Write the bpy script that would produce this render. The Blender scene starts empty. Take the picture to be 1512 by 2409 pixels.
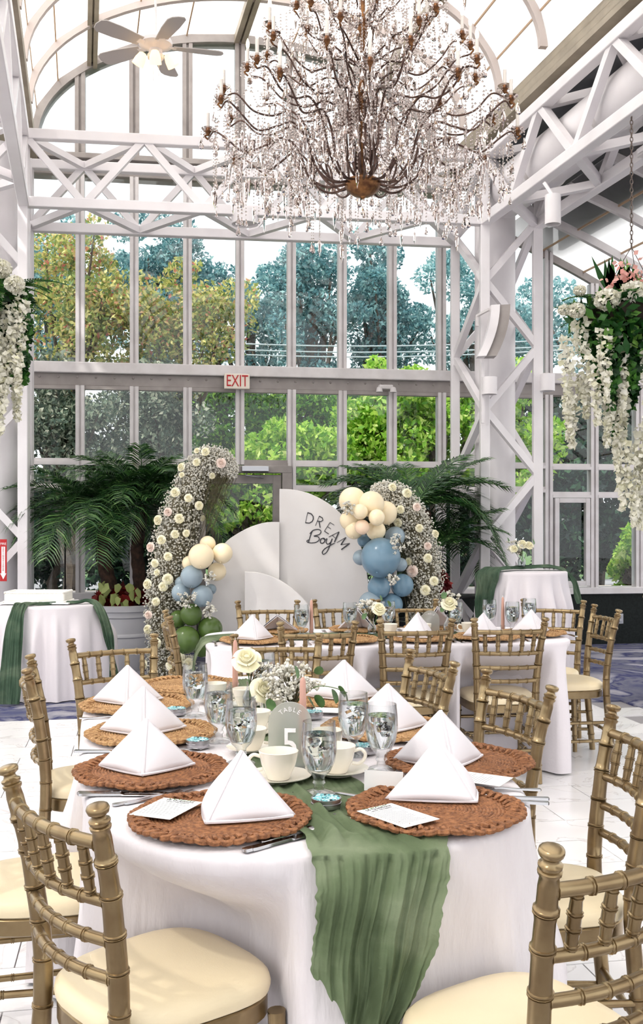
import bpy, math, random
import numpy as np
from mathutils import Vector, Matrix, Quaternion

random.seed(7); np.random.seed(7)
scene = bpy.context.scene
col = scene.collection
PI = math.pi

# ------------------------------------------------------------------ camera
F, H, YH = 2400.0, 1.45, 1228.0           # focal length in px, eye height, horizon row (1512 x 2409 frame)
cam_data = bpy.data.cameras.new('camera')
cam_data.sensor_fit = 'VERTICAL'; cam_data.sensor_height = 36.0
cam_data.lens = 36.0 * F / 2409.0
cam_data.shift_y = (YH - 1204.5) / 2409.0
cam_data.clip_end = 400
cam = bpy.data.objects.new('camera', cam_data); col.objects.link(cam)
cam.location = (0, 0, H); cam.rotation_euler = (PI / 2, 0, 0)
scene.camera = cam

# ------------------------------------------------------------------ sky, sun, exposure
world = bpy.data.worlds.new('sky'); scene.world = world; world.use_nodes = True
bg = world.node_tree.nodes['Background']
bg.inputs['Color'].default_value = (0.97, 0.985, 1.0, 1); bg.inputs['Strength'].default_value = 1.25
sun_d = bpy.data.lights.new('sun', 'SUN'); sun_d.energy = 3.2; sun_d.angle = math.radians(2.0)
sun_d.color = (1.0, 0.965, 0.90)
sun = bpy.data.objects.new('sun', sun_d); col.objects.link(sun)
sun.rotation_euler = Vector((0.42, 0.40, -0.82)).to_track_quat('-Z', 'Y').to_euler()
vs = scene.view_settings
vs.view_transform = 'Standard'; vs.look = 'None'; vs.gamma = 1.0; vs.use_curve_mapping = False
vs.exposure = 0.36
cy = scene.cycles
cy.max_bounces = 7; cy.diffuse_bounces = 3; cy.glossy_bounces = 3; cy.transmission_bounces = 7; cy.transparent_max_bounces = 16; cy.use_adaptive_sampling = True; cy.adaptive_threshold = .08; cy.adaptive_min_samples = 12
cy.caustics_reflective = False; cy.caustics_refractive = False; cy.use_denoising = True
cy.sample_clamp_indirect = 6.0

# ------------------------------------------------------------------ helpers
def P(px, py, Z): return Vector(((px - 756) * Z / F, Z, H + (YH - py) * Z / F))
def G(px, py, z=0.0):
    Z = F * (H - z) / (py - YH); return Vector(((px - 756) * Z / F, Z, z))
def V(*a): return Vector(a)
def lin(c):
    c /= 255.0
    return c / 12.92 if c <= 0.04045 else ((c + 0.055) / 1.055) ** 2.4
def rgb(r, g, b): return (lin(r), lin(g), lin(b), 1.0)

class MB:
    def __init__(s): s.v = []; s.f = []
    def add(s, vs, fs):
        o = len(s.v); s.v.extend([tuple(p) for p in vs]); s.f.extend([tuple(i + o for i in f) for f in fs]); return s
    def box(s, c, sz, rot=None):
        c = Vector(c); x, y, z = [d / 2 for d in sz]
        ps = [Vector((sx * x, sy * y, sz_ * z)) for sx in (-1, 1) for sy in (-1, 1) for sz_ in (-1, 1)]
        if rot is not None: ps = [rot @ p for p in ps]
        return s.add([c + p for p in ps], [(0, 1, 3, 2), (4, 6, 7, 5), (0, 4, 5, 1), (2, 3, 7, 6), (0, 2, 6, 4), (1, 5, 7, 3)])
    def bar(s, p, q, w, h=None, up=(0, 0, 1)):
        p = Vector(p); q = Vector(q); h = h or w
        d = (q - p); L = d.length; d.normalize(); up = Vector(up)
        if abs(d.dot(up)) > .98: up = Vector((0, 1, 0))
        x = d.cross(up).normalized(); z = x.cross(d).normalized()
        R = Matrix((x, d, z)).transposed()
        return s.box((p + q) / 2, (w, L, h), R)
    def tube(s, pts, r, n=8, cap=True):
        pts = [Vector(p) for p in pts]; m = len(pts)
        rs = r if isinstance(r, (list, tuple)) else [r] * m
        prev = None; vs = []
        for i, p in enumerate(pts):
            t = (pts[min(i + 1, m - 1)] - pts[max(i - 1, 0)])
            if t.length < 1e-9: t = Vector((0, 0, 1))
            t.normalize()
            if prev is None:
                a = Vector((1, 0, 0)) if abs(t.x) < .9 else Vector((0, 1, 0))
                u = t.cross(a).normalized()
            else:
                u = (prev - t * prev.dot(t)); u.normalize()
            prev = u; w = t.cross(u)
            for k in range(n):
                a = 2 * PI * k / n; vs.append(p + (u * math.cos(a) + w * math.sin(a)) * rs[i])
        fs = []
        for i in range(m - 1):
            for k in range(n):
                fs.append((i * n + k, i * n + (k + 1) % n, (i + 1) * n + (k + 1) % n, (i + 1) * n + k))
        if cap: fs.append(tuple(range(n - 1, -1, -1))); fs.append(tuple(range((m - 1) * n, m * n)))
        return s.add(vs, fs)
    def lathe(s, prof, n=24, c=(0, 0, 0), close=False):
        c = Vector(c); vs = []; m = len(prof)
        for (r, z) in prof:
            for k in range(n):
                a = 2 * PI * k / n; vs.append(c + Vector((r * math.cos(a), r * math.sin(a), z)))
        fs = []
        for i in range(m - 1):
            for k in range(n): fs.append((i * n + k, i * n + (k + 1) % n, (i + 1) * n + (k + 1) % n, (i + 1) * n + k))
        if prof[0][0] > 1e-6 and close: fs.append(tuple(range(n - 1, -1, -1)))
        if prof[-1][0] > 1e-6 and close: fs.append(tuple(range((m - 1) * n, m * n)))
        return s.add(vs, fs)
    def ball(s, c, r, n=10, m=7, sc=(1, 1, 1)):
        c = Vector(c); prof = []
        vs = []; fs = []
        for i in range(m + 1):
            th = PI * i / m
            for k in range(n):
                a = 2 * PI * k / n
                vs.append(c + Vector((r * sc[0] * math.sin(th) * math.cos(a), r * sc[1] * math.sin(th) * math.sin(a), r * sc[2] * math.cos(th))))
        for i in range(m):
            for k in range(n): fs.append((i * n + k, (i + 1) * n + k, (i + 1) * n + (k + 1) % n, i * n + (k + 1) % n))
        return s.add(vs, fs)
    def grid(s, fn, nu, nv, wrap=False):
        vs = [fn(i / (nu if wrap else nu - 1), j / (nv - 1)) for j in range(nv) for i in range(nu)]
        fs = []
        for j in range(nv - 1):
            for i in range(nu if wrap else nu - 1):
                i2 = (i + 1) % nu; fs.append((j * nu + i, j * nu + i2, (j + 1) * nu + i2, (j + 1) * nu + i))
        return s.add(vs, fs)
    def prism(s, outline, t0, t1, axes=None):
        # outline: 2D points; extruded from t0 to t1 along third axis; axes = (origin, ex, ey, ez)
        o, ex, ey, ez = axes or (V(0, 0, 0), V(1, 0, 0), V(0, 1, 0), V(0, 0, 1))
        n = len(outline)
        vs = [o + ex * a + ey * b + ez * t0 for a, b in outline] + [o + ex * a + ey * b + ez * t1 for a, b in outline]
        fs = [tuple(range(n - 1, -1, -1)), tuple(range(n, 2 * n))] + [(i, (i + 1) % n, n + (i + 1) % n, n + i) for i in range(n)]
        return s.add(vs, fs)
    def mesh(s, name, smooth=True, ang=0.7):
        me = bpy.data.meshes.new(name); me.from_pydata(s.v, [], s.f)
        if smooth:
            me.polygons.foreach_set('use_smooth', [True] * len(me.polygons)); me.update()
            if ang: me.set_sharp_from_angle(angle=ang)
        return me
    def build(s, name, mat, parent=None, smooth=True, ang=0.7, solid=0, bevel=0, sub=0):
        return link(name, s.mesh(name, smooth, ang), mat, parent, solid, bevel, sub)

def link(name, me, mat, parent=None, solid=0, bevel=0, sub=0):
    if mat is not None and len(me.materials) == 0: me.materials.append(mat)
    o = bpy.data.objects.new(name, me); col.objects.link(o)
    if parent is not None: o.parent = parent
    if solid:
        m = o.modifiers.new('solid', 'SOLIDIFY'); m.thickness = solid; m.offset = -1
    if bevel:
        m = o.modifiers.new('bevel', 'BEVEL'); m.width = bevel; m.segments = 2; m.limit_method = 'ANGLE'
    if sub:
        m = o.modifiers.new('sub', 'SUBSURF'); m.levels = sub; m.render_levels = sub
    return o
def npmesh(name, verts, faces):
    me = bpy.data.meshes.new(name)
    verts = np.asarray(verts, np.float32); faces = np.asarray(faces, np.int32); k = faces.shape[1]
    me.vertices.add(len(verts)); me.vertices.foreach_set('co', verts.ravel())
    me.loops.add(faces.size); me.loops.foreach_set('vertex_index', faces.ravel())
    me.polygons.add(len(faces)); me.polygons.foreach_set('loop_start', np.arange(0, faces.size, k, dtype=np.int32))
    me.polygons.foreach_set('loop_total', np.full(len(faces), k, np.int32))
    me.update(calc_edges=True); me.validate(); return me
def empty(name, loc=(0, 0, 0), rz=0.0, parent=None):
    o = bpy.data.objects.new(name, None); col.objects.link(o); o.location = loc; o.rotation_euler = (0, 0, rz)
    o.empty_display_size = .1
    if parent is not None: o.parent = parent
    return o
def tag(o, label=None, cat=None, group=None, kind=None):
    if label: o['label'] = label
    if cat: o['category'] = cat
    if group: o['group'] = group
    if kind: o['kind'] = kind
    return o
def thing(name, label, cat, loc=(0, 0, 0), rz=0.0, group=None):
    return tag(empty(name, loc, rz), label, cat, group)
KIDS = {}
def copy_tree(o, parent=None):
    c = o.copy(); col.objects.link(c); c.parent = parent
    for ch in list(o.children): copy_tree(ch, c)
    return c
def dup(o, label, loc, rz=0.0, group=None, scale=None):
    c = copy_tree(o); c['label'] = label; c.location = loc; c.rotation_euler = (0, 0, rz)
    if group: c['group'] = group
    if scale: c.scale = scale
    return c
def catmull(pts, k=6):
    pts = [Vector(p) for p in pts]; out = []
    q = [pts[0] * 2 - pts[1]] + pts + [pts[-1] * 2 - pts[-2]]
    for i in range(1, len(q) - 2):
        a, b, c, d = q[i - 1], q[i], q[i + 1], q[i + 2]
        for j in range(k):
            t = j / k
            out.append(.5 * ((2 * b) + (c - a) * t + (2 * a - 5 * b + 4 * c - d) * t * t + (3 * b - a - 3 * c + d) * t ** 3))
    out.append(pts[-1]); return out
def smoothstep(a, b, x):
    t = min(1, max(0, (x - a) / (b - a))); return t * t * (3 - 2 * t)

# ------------------------------------------------------------------ materials
def newmat(name):
    m = bpy.data.materials.new(name); m.use_nodes = True
    nt = m.node_tree; b = nt.nodes['Principled BSDF']; return m, nt, b
def N(nt, t, **kw):
    n = nt.nodes.new(t)
    for k, v in kw.items():
        if k in n.inputs: n.inputs[k].default_value = v
        else: setattr(n, k, v)
    return n
def ramp(nt, fac, stops):
    r = nt.nodes.new('ShaderNodeValToRGB'); els = r.color_ramp.elements
    while len(els) < len(stops): els.new(0.5)
    for e, (p, c) in zip(els, stops): e.position = p; e.color = c
    nt.links.new(fac, r.inputs['Fac']); return r.outputs['Color']
def pmat(name, c, rough=.5, metal=0.0, c2=None, scale=20, bump=0.0, bscale=80, spec=.5, trans=0, sss=0, sheen=0, coat=0, detail=4, stretch=None):
    m, nt, b = newmat(name)
    b.inputs['Base Color'].default_value = c; b.inputs['Roughness'].default_value = rough
    b.inputs['Metallic'].default_value = metal; b.inputs['Specular IOR Level'].default_value = spec
    if trans: b.inputs['Transmission Weight'].default_value = trans
    if sheen: b.inputs['Sheen Weight'].default_value = sheen
    if coat: b.inputs['Coat Weight'].default_value = coat
    if sss:
        b.inputs['Subsurface Weight'].default_value = sss; b.inputs['Subsurface Radius'].default_value = (.02, .015, .01)
    tc = nt.nodes.new('ShaderNodeTexCoord'); vec = tc.outputs['Object']
    if stretch:
        mp = N(nt, 'ShaderNodeMapping'); mp.inputs['Scale'].default_value = stretch
        nt.links.new(vec, mp.inputs['Vector']); vec = mp.outputs['Vector']
    if c2:
        nz = N(nt, 'ShaderNodeTexNoise', Scale=scale, Detail=detail); nt.links.new(vec, nz.inputs['Vector'])
        nt.links.new(ramp(nt, nz.outputs['Fac'], [(.35, c), (.65, c2)]), b.inputs['Base Color'])
    if bump:
        nz = N(nt, 'ShaderNodeTexNoise', Scale=bscale, Detail=3); nt.links.new(vec, nz.inputs['Vector'])
        bp = N(nt, 'ShaderNodeBump', Strength=bump, Distance=.01); nt.links.new(nz.outputs['Fac'], bp.inputs['Height'])
        nt.links.new(bp.outputs['Normal'], b.inputs['Normal'])
    return m
def leafmat(name, stops, rough=.5, translucent=.35, spec=.3):
    # colour differs from leaf to leaf (random per mesh island)
    m, nt, b = newmat(name)
    g = nt.nodes.new('ShaderNodeNewGeometry')
    c = ramp(nt, g.outputs['Random Per Island'], stops)
    nt.links.new(c, b.inputs['Base Color']); b.inputs['Roughness'].default_value = rough
    b.inputs['Specular IOR Level'].default_value = spec
    if translucent:
        t = nt.nodes.new('ShaderNodeBsdfTranslucent'); nt.links.new(c, t.inputs['Color'])
        mx = N(nt, 'ShaderNodeMixShader'); mx.inputs[0].default_value = translucent
        nt.links.new(b.outputs[0], mx.inputs[1]); nt.links.new(t.outputs[0], mx.inputs[2])
        nt.links.new(mx.outputs[0], nt.nodes['Material Output'].inputs['Surface'])
    return m
def thinglass(name, tint=(1, 1, 1, 1), refl=1.0, rough=0.0, ior=1.45, edge=None):
    m, nt, b = newmat(name); nt.nodes.remove(b)
    fr = N(nt, 'ShaderNodeLayerWeight', Blend=.25) if edge else N(nt, 'ShaderNodeFresnel', IOR=ior)
    tr = N(nt, 'ShaderNodeBsdfTransparent'); tr.inputs['Color'].default_value = tint
    gl = N(nt, 'ShaderNodeBsdfGlossy', Roughness=rough)
    mul = N(nt, 'ShaderNodeMath', operation='MULTIPLY'); mul.inputs[1].default_value = refl
    nt.links.new(fr.outputs['Facing' if edge else 'Fac'], mul.inputs[0])
    mx = N(nt, 'ShaderNodeMixShader'); nt.links.new(mul.outputs[0], mx.inputs[0])
    nt.links.new(tr.outputs[0], mx.inputs[1]); nt.links.new(gl.outputs[0], mx.inputs[2])
    if edge:
        nt.links.new(ramp(nt, fr.outputs['Facing'], [(0.0, tint), (1.0, edge)]), tr.inputs['Color'])
    nt.links.new(mx.outputs[0], nt.nodes['Material Output'].inputs['Surface']); return m
def glass(name, color=(1, 1, 1, 1), ior=1.45, rough=0.0):
    m, nt, b = newmat(name); nt.nodes.remove(b)
    g = N(nt, 'ShaderNodeBsdfGlass', IOR=ior, Roughness=rough); g.inputs['Color'].default_value = color
    nt.links.new(g.outputs[0], nt.nodes['Material Output'].inputs['Surface']); return m
def emit(name, c, s):
    m, nt, b = newmat(name)
    b.inputs['Base Color'].default_value = c; b.inputs['Emission Color'].default_value = c; b.inputs['Emission Strength'].default_value = s
    return m

M = {}
M['white_steel'] = pmat('white_steel', rgb(240, 236, 238), .35, c2=rgb(234, 229, 231), scale=3)
M['white_frame'] = pmat('white_frame', rgb(228, 223, 223), .4, c2=rgb(216, 210, 209), scale=6)
M['grey_frame'] = pmat('grey_frame', rgb(168, 160, 156), .45, c2=rgb(150, 142, 138), scale=5)
M['beige_beam'] = pmat('beige_beam', rgb(172, 160, 140), .5, c2=rgb(150, 139, 121), scale=4)
M['rib'] = pmat('roof_rib', rgb(205, 192, 186), .45)
M['muntin'] = pmat('muntin', rgb(190, 160, 130), .6)
M['soffit'] = pmat('soffit', rgb(120, 122, 126), .7, c2=rgb(105, 107, 112), scale=2)
M['black_wall'] = pmat('black_granite', rgb(14, 19, 18), .5, c2=rgb(26, 33, 31), scale=40, spec=.2)
M['pane'] = thinglass('window_glass', (.95, .985, .99, 1), 1.0)
M['gold'] = pmat('gold_paint', rgb(158, 138, 104), .28, metal=.85, c2=rgb(138, 117, 86), scale=14, spec=.6)
M['cushion'] = pmat('ivory_vinyl', rgb(238, 222, 188), .42, c2=rgb(232, 214, 178), scale=4, bump=.05, bscale=300)
M['cloth'] = pmat('white_cloth', rgb(230, 224, 227), .75, c2=rgb(224, 217, 220), scale=14, bump=.55, bscale=34, sheen=.2, stretch=(1, 1, .3))
M['cloth_smooth'] = pmat('white_cloth_smooth', rgb(228, 221, 225), .75, sheen=.2, bump=.08, bscale=60)
M['napkin'] = pmat('napkin_cloth', rgb(228, 223, 227), .8, sheen=0, bump=.05, bscale=400)
M['raffia'] = pmat('raffia', rgb(164, 110, 70), .75, c2=rgb(112, 70, 42), scale=90, bump=.4, bscale=300, detail=6)
M['raffia_light'] = pmat('raffia_light', rgb(198, 158, 108), .75, c2=rgb(150, 108, 68), scale=90, bump=.4, bscale=300, detail=6)
M['ceramic'] = pmat('ivory_ceramic', rgb(243, 236, 222), .18, coat=.4)
M['steel'] = pmat('cutlery_steel', rgb(190, 188, 190), .18, metal=1.0)
M['tin'] = pmat('tin', rgb(180, 180, 184), .3, metal=1.0)
M['candy'] = leafmat('teal_candy', [(0, rgb(60, 150, 160)), (.4, rgb(130, 205, 210)), (.8, rgb(225, 240, 240)), (1, rgb(40, 110, 125))], .3, 0)
M['card'] = pmat('card', rgb(246, 245, 243), .6)
M['ink'] = pmat('ink', rgb(60, 60, 66), .6)
M['ink_grey'] = pmat('ink_grey', rgb(130, 130, 136), .6)
M['black'] = pmat('black_plastic', rgb(22, 22, 24), .4)
M['dark_metal'] = pmat('dark_metal', rgb(40, 36, 36), .4, metal=.7)
M['glassware'] = thinglass('glassware', (.97, .98, .98, 1), .9, edge=(.72, .73, .75, 1))
M['water'] = glass('water', (.97, .985, .99, 1), 1.33)
M['ice'] = glass('ice', (1, 1, 1, 1), 1.12)
M['crystal'] = glass('crystal', (.84, .79, .77, 1), 1.5)
M['brass'] = pmat('aged_brass', rgb(112, 88, 78), .3, metal=.6, c2=rgb(72, 52, 46), scale=30)
M['gilt'] = pmat('gilt', rgb(150, 106, 66), .3, metal=.7, c2=rgb(96, 62, 40), scale=30)
M['candle_white'] = pmat('candle_sleeve', rgb(238, 230, 222), .5)
M['bulb'] = emit('lit_bulb', rgb(255, 236, 200), 1.6)
M['candle_pink'] = pmat('dusty_pink_wax', rgb(205, 158, 142), .45, sss=.1)
M['rose'] = pmat('rose_petal', rgb(250, 245, 222), .55, c2=rgb(240, 232, 190), scale=20, sss=.1)
M['rose_pink'] = pmat('rose_petal_pink', rgb(246, 228, 216), .55, c2=rgb(240, 214, 200), scale=20)
M['gyp'] = leafmat('gypsophila', [(0, rgb(250, 248, 240)), (.7, rgb(242, 238, 226)), (1, rgb(222, 214, 194))], .6, .2)
M['twig'] = pmat('twig', rgb(74, 66, 48), .8, c2=rgb(96, 92, 62), scale=30)
M['stem'] = pmat('stem_green', rgb(74, 110, 52), .6)
M['leaf'] = leafmat('leaf', [(0, rgb(36, 74, 32)), (.5, rgb(62, 108, 44)), (1, rgb(110, 150, 62))], .45, .3)
M['gauze'] = None
# ================================================================== STRUCTURE
A9, A13, A10 = math.radians(9.0), math.radians(13.2), math.radians(10.4)
lw = V(math.cos(A9), math.sin(A9), 0); nw = V(-math.sin(A9), math.cos(A9), 0)
dd = V(-math.sin(A13), math.cos(A13), 0); ll = V(math.cos(A13), math.sin(A13), 0)
W0 = V(0, 11.57, 0); UZ = V(0, 0, 1)
def W(u, z, n=0.0): return W0 + lw * u + nw * n + UZ * z
RW = Matrix((lw, nw, UZ)).transposed()
def wbox(mb, u0, u1, z0, z1, n0, n1):
    return mb.box(W((u0 + u1) / 2, (z0 + z1) / 2, (n0 + n1) / 2), (abs(u1 - u0), abs(n1 - n0), abs(z1 - z0)), RW)

# ---- floor: marble tiles near, carpet beyond
l10 = V(math.cos(A10), math.sin(A10), 0); d10 = V(-math.sin(A10), math.cos(A10), 0)
FC = V(2.43, 8.29, 0)
def marble():
    m, nt, b = newmat('white_marble_tile'); b.inputs['Roughness'].default_value = .22
    oi = nt.nodes.new('ShaderNodeObjectInfo'); tc = nt.nodes.new('ShaderNodeTexCoord')
    ad = N(nt, 'ShaderNodeVectorMath', operation='ADD'); sc = N(nt, 'ShaderNodeVectorMath', operation='SCALE'); sc.inputs['Scale'].default_value = 13.0
    cmb = nt.nodes.new('ShaderNodeCombineXYZ')
    for i in range(2): nt.links.new(oi.outputs['Random'], cmb.inputs[i])
    nt.links.new(cmb.outputs[0], sc.inputs[0]); nt.links.new(tc.outputs['Object'], ad.inputs[0]); nt.links.new(sc.outputs[0], ad.inputs[1])
    nz = N(nt, 'ShaderNodeTexNoise', Scale=2.2, Detail=7, Distortion=1.4); nt.links.new(ad.outputs[0], nz.inputs['Vector'])
    c = ramp(nt, nz.outputs['Fac'], [(.0, rgb(240, 236, 237)), (.488, rgb(240, 237, 237)), (.5, rgb(214, 208, 208)), (.512, rgb(240, 237, 238)), (1, rgb(232, 228, 229))])
    nt.links.new(c, b.inputs['Base Color']); return m
M['marble'] = marble(); M['grout'] = pmat('grout', rgb(150, 146, 148), .8)
floor = tag(empty('floor'), kind='structure')
MB().box((0, 6, -.06), (40, 40, .1)).build('slab', M['grout'], floor)
TL, TD, GAP = .61, .305, .005
tile_mb = MB().box((0, 0, -.0055), (TL - GAP, TD - GAP, .011)); tile_me = tile_mb.mesh('tile', False); tile_me.materials.append(M['marble'])
nt_ = 0
for r in range(1, 26):
    for c in range(1, 20):
        p = FC - d10 * (TD * (r - .5)) - l10 * (TL * (c - .5) - (TL / 2 if r % 2 else TL * .0))
        if (FC - p).dot(l10) < TL * .45: continue
        if p.y < 1.7: continue
        px = 756 + p.x / p.y * F
        if px < -330 or px > 2100: continue
        o = link('tile', tile_me, None, floor); o.location = p; o.rotation_euler = (0, 0, A10); nt_ += 1
print('tiles', nt_)
def carpet_mat():
    m, nt, b = newmat('blue_carpet'); b.inputs['Roughness'].default_value = .95; b.inputs['Specular IOR Level'].default_value = .1
    tc = nt.nodes.new('ShaderNodeTexCoord')
    n1 = N(nt, 'ShaderNodeTexNoise', Scale=1.1, Detail=5, Distortion=1.8); nt.links.new(tc.outputs['Object'], n1.inputs['Vector'])
    c1 = ramp(nt, n1.outputs['Fac'], [(.3, rgb(84, 88, 122)), (.44, rgb(124, 124, 140)), (.49, rgb(64, 68, 112)), (.54, rgb(150, 150, 164)), (.62, rgb(186, 182, 190)), (.75, rgb(104, 108, 140))])
    n2 = N(nt, 'ShaderNodeTexNoise', Scale=140, Detail=2); nt.links.new(tc.outputs['Object'], n2.inputs['Vector'])
    mx = N(nt, 'ShaderNodeMix', data_type='RGBA', blend_type='MULTIPLY'); mx.inputs['Factor'].default_value = .35
    nt.links.new(c1, mx.inputs['A']); nt.links.new(n2.outputs['Fac'], mx.inputs['B']); nt.links.new(mx.outputs['Result'], b.inputs['Base Color'])
    bp = N(nt, 'ShaderNodeBump', Strength=.4, Distance=.004); nt.links.new(n2.outputs['Fac'], bp.inputs['Height']); nt.links.new(bp.outputs[0], b.inputs['Normal'])
    return m
M['carpet'] = carpet_mat()
cp = MB()
cp.prism([(-9, 0), (4, 0), (4, 3.9), (-9, 3.9)], -.012, .003, (FC, l10, d10, UZ))
cp.prism([(0.0, -7), (4, -7), (4, 0), (0.0, 0)], -.012, .003, (FC, l10, d10, UZ))
tag(cp.build('carpet', M['carpet'], None, False), kind='structure')

# ---- window wall
wb = MB(); wbox(wb, -6, 6.2, 0, .60, 0, .2)
tag(wb.build('wall_back', M['black_wall'], None, False), kind='structure')
sl = MB(); wbox(sl, -6, 6.2, .60, .68, -.06, .22)
tag(sl.build('trim_1', M['white_frame'], None, False, bevel=.008), kind='structure')
bm_ = MB(); wbox(bm_, -6, 6.2, 2.94, 3.07, -.02, .16)
beam = tag(bm_.build('trim_2', M['grey_frame'], None, False, bevel=.006), kind='structure')
rv = MB()
rivet_me = MB().lathe([(0, .012), (.008, .010), (.014, 0)], 8).mesh('rivet'); rivet_me.materials.append(M['grey_frame'])
for k in range(30):
    u = -3.1 + k * .2
    o = link('rivet', rivet_me, None, beam); o.location = W(u, 3.03, -.02); o.rotation_euler = (PI / 2, 0, A9)
sl = MB(); wbox(sl, -6, 6.2, 3.07, 3.19, -.09, .2)
tag(sl.build('trim_3', M['white_frame'], None, False, bevel=.01), kind='structure')
db = MB(); wbox(db, -3.4, 1.55, 5.24, 5.40, -.02, .2); wbox(db, -3.4, 1.55, 5.40, 5.46, -.1, .2)
tag(db.build('trim_4', M['grey_frame'], None, False, bevel=.006), kind='structure')

def mullion(par, u, z0, z1, w=.095, mat='white_frame'):
    mb = MB()
    for s in (-1, 1): wbox(mb, u + s * w * .31 - w * .19, u + s * w * .31 + w * .19, z0, z1, -.05, .07)
    wbox(mb, u - w * .14, u + w * .14, z0, z1, -.025, .05)
    return mb.build('mullion', M[mat], par, False)
def transom(par, u0, u1, z, w=.07, mat='white_frame'):
    mb = MB(); wbox(mb, u0, u1, z - w / 2, z, -.055, .06); wbox(mb, u0, u1, z, z + w / 2, -.04, .06)
    return mb.build('transom', M[mat], par, False)
def pane(par, pts, n=0.0):
    mb = MB(); mb.prism(pts, -.003, .003, (W0 + nw * n, lw, UZ, nw))
    return mb.build('pane', M['pane'], par, False)
US = [-4.41, -3.83] + [-3.25 + .581 * k for k in range(9)] + [2.04, 2.69]
win_up = tag(empty('window_1'), kind='structure')
for i, u in enumerate(US): mullion(win_up, u, 3.19, 5.24 if -3.3 < u < 1.45 else 4.9)
for i in range(len(US) - 1):
    zt = 5.22 if -3.3 < US[i] and US[i + 1] < 1.45 else 4.85
    pane(win_up, [(US[i] + .045, 3.19), (US[i + 1] - .045, 3.19), (US[i + 1] - .045, zt), (US[i] + .045, zt)])
DU0, DU1 = US[5], US[7] - .05          # door bay
win_lo = tag(empty('window_2'), kind='structure')
for i, u in enumerate(US):
    mullion(win_lo, u, 2.09 if i == 6 else (0 if i in (5, 7) else .68), 2.94)
zr = [.68, 1.83, 2.11, 2.94]
for i in range(len(US) - 1):
    for j in range(3):
        if i in (5, 6) and j < 2: continue
        pane(win_lo, [(US[i] + .045, zr[j] + .03), (US[i + 1] - .045, zr[j] + .03), (US[i + 1] - .045, zr[j + 1] - .03), (US[i] + .045, zr[j + 1] - .03)])
    for j in (1, 2):
        if i in (5, 6) and j == 1: continue
        transom(win_lo, US[i] + .045, US[i + 1] - .045, zr[j], mat='grey_frame' if i in (5, 6) else 'white_frame')
    wt = MB(); wbox(wt, US[i] + .045, US[i + 1] - .045, 2.90, 2.94, -.03, .06); wt.build('frame', M['grey_frame'], win_lo, False)
# door
door = tag(empty('door_1'), kind='structure')
dm = MB(); wbox(dm, DU0, DU1 + .05, 2.0, 2.08, -.07, .1); wbox(dm, DU1 - .06, DU1 + .05, 0, 2.0, -.07, .1); wbox(dm, DU0 + .04, DU0 + .1, 0, 2.0, -.07, .1)
dm.build('door_frame', M['grey_frame'], door, False, bevel=.005)
lf = MB(); a, b_ = DU0 + .11, DU1 - .07
wbox(lf, a, a + .09, .02, 1.98, -.03, .04); wbox(lf, b_ - .09, b_, .02, 1.98, -.03, .04); wbox(lf, a + .09, b_ - .09, 1.88, 1.98, -.03, .04); wbox(lf, a + .09, b_ - .09, .02, .28, -.03, .04)
leaf_o = lf.build('door_leaf', M['grey_frame'], door, False, bevel=.004)
pane(door, [(a + .09, .28), (b_ - .09, .28), (b_ - .09, 1.88), (a + .09, 1.88)])
cl = MB(); wbox(cl, b_ - .45, b_ - .15, 2.01, 2.07, -.16, -.07); cl.tube([W(b_ - .38, 2.0, -.12), W(b_ - .42, 1.96, -.26), W(b_ - .2, 1.95, -.06)], .011, 6)
cl.build('door_closer', M['tin'], door, False, bevel=.008)
hb = MB(); hb.tube([W(a + .06, 1.02, -.03), W(a + .08, 1.02, -.1), W(b_ - .08, 1.02, -.1), W(b_ - .06, 1.02, -.03)], .016, 8); hb.build('push_bar', M['tin'], door)

# arched gable window
UC, VA, ZS, VB = -.93, 2.25, 5.62, 1.24
def archz(u): return ZS + VB * math.sqrt(max(0, 1 - ((u - UC) / VA) ** 2))
win_ar = tag(empty('window_3'), kind='structure')
AU = [u for u in US if -3.0 < u < 1.2]
for u in AU: mullion(win_ar, u, 5.46, archz(u) - .03, .11, 'grey_frame')
ed = [UC - VA] + AU + [UC + VA]
for i in range(len(ed) - 1):
    a, b_ = ed[i] + .03, ed[i + 1] - .03
    pts = [(a, 5.46), (b_, 5.46)] + [(b_ + (a - b_) * t / 8, archz(b_ + (a - b_) * t / 8) - .04) for t in range(9)]
    pane(win_ar, pts)
def arc_pts(k=40, da=0.0): return [(UC - (VA + da) * math.cos(PI * i / k), ZS + (VB + da) * math.sin(PI * i / k)) for i in range(k + 1)]
def arch_band(o, r0, r1, n0, n1, name, mat, par):
    ins, out = arc_pts(da=r0), arc_pts(da=r1); mb = MB(); K = len(ins)
    vs = []
    for (a, z), (b_, y) in zip(ins, out):
        for (u, zz, n) in ((a, z, n0), (b_, y, n0), (b_, y, n1), (a, z, n1)): vs.append(o + lw * u + UZ * zz + nw * n)
    fs = []
    for i in range(K - 1):
        for k in range(4): fs.append((i * 4 + k, i * 4 + (k + 1) % 4, i * 4 + 4 + (k + 1) % 4, i * 4 + 4 + k))
    fs += [(0, 1, 2, 3), (4 * K - 4, 4 * K - 1, 4 * K - 2, 4 * K - 3)]
    return mb.add(vs, fs).build(name, mat, par, True, .5)
arch_band(W0, -.07, .06, -.06, .12, 'arch_frame', M['grey_frame'], win_ar)

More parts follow.
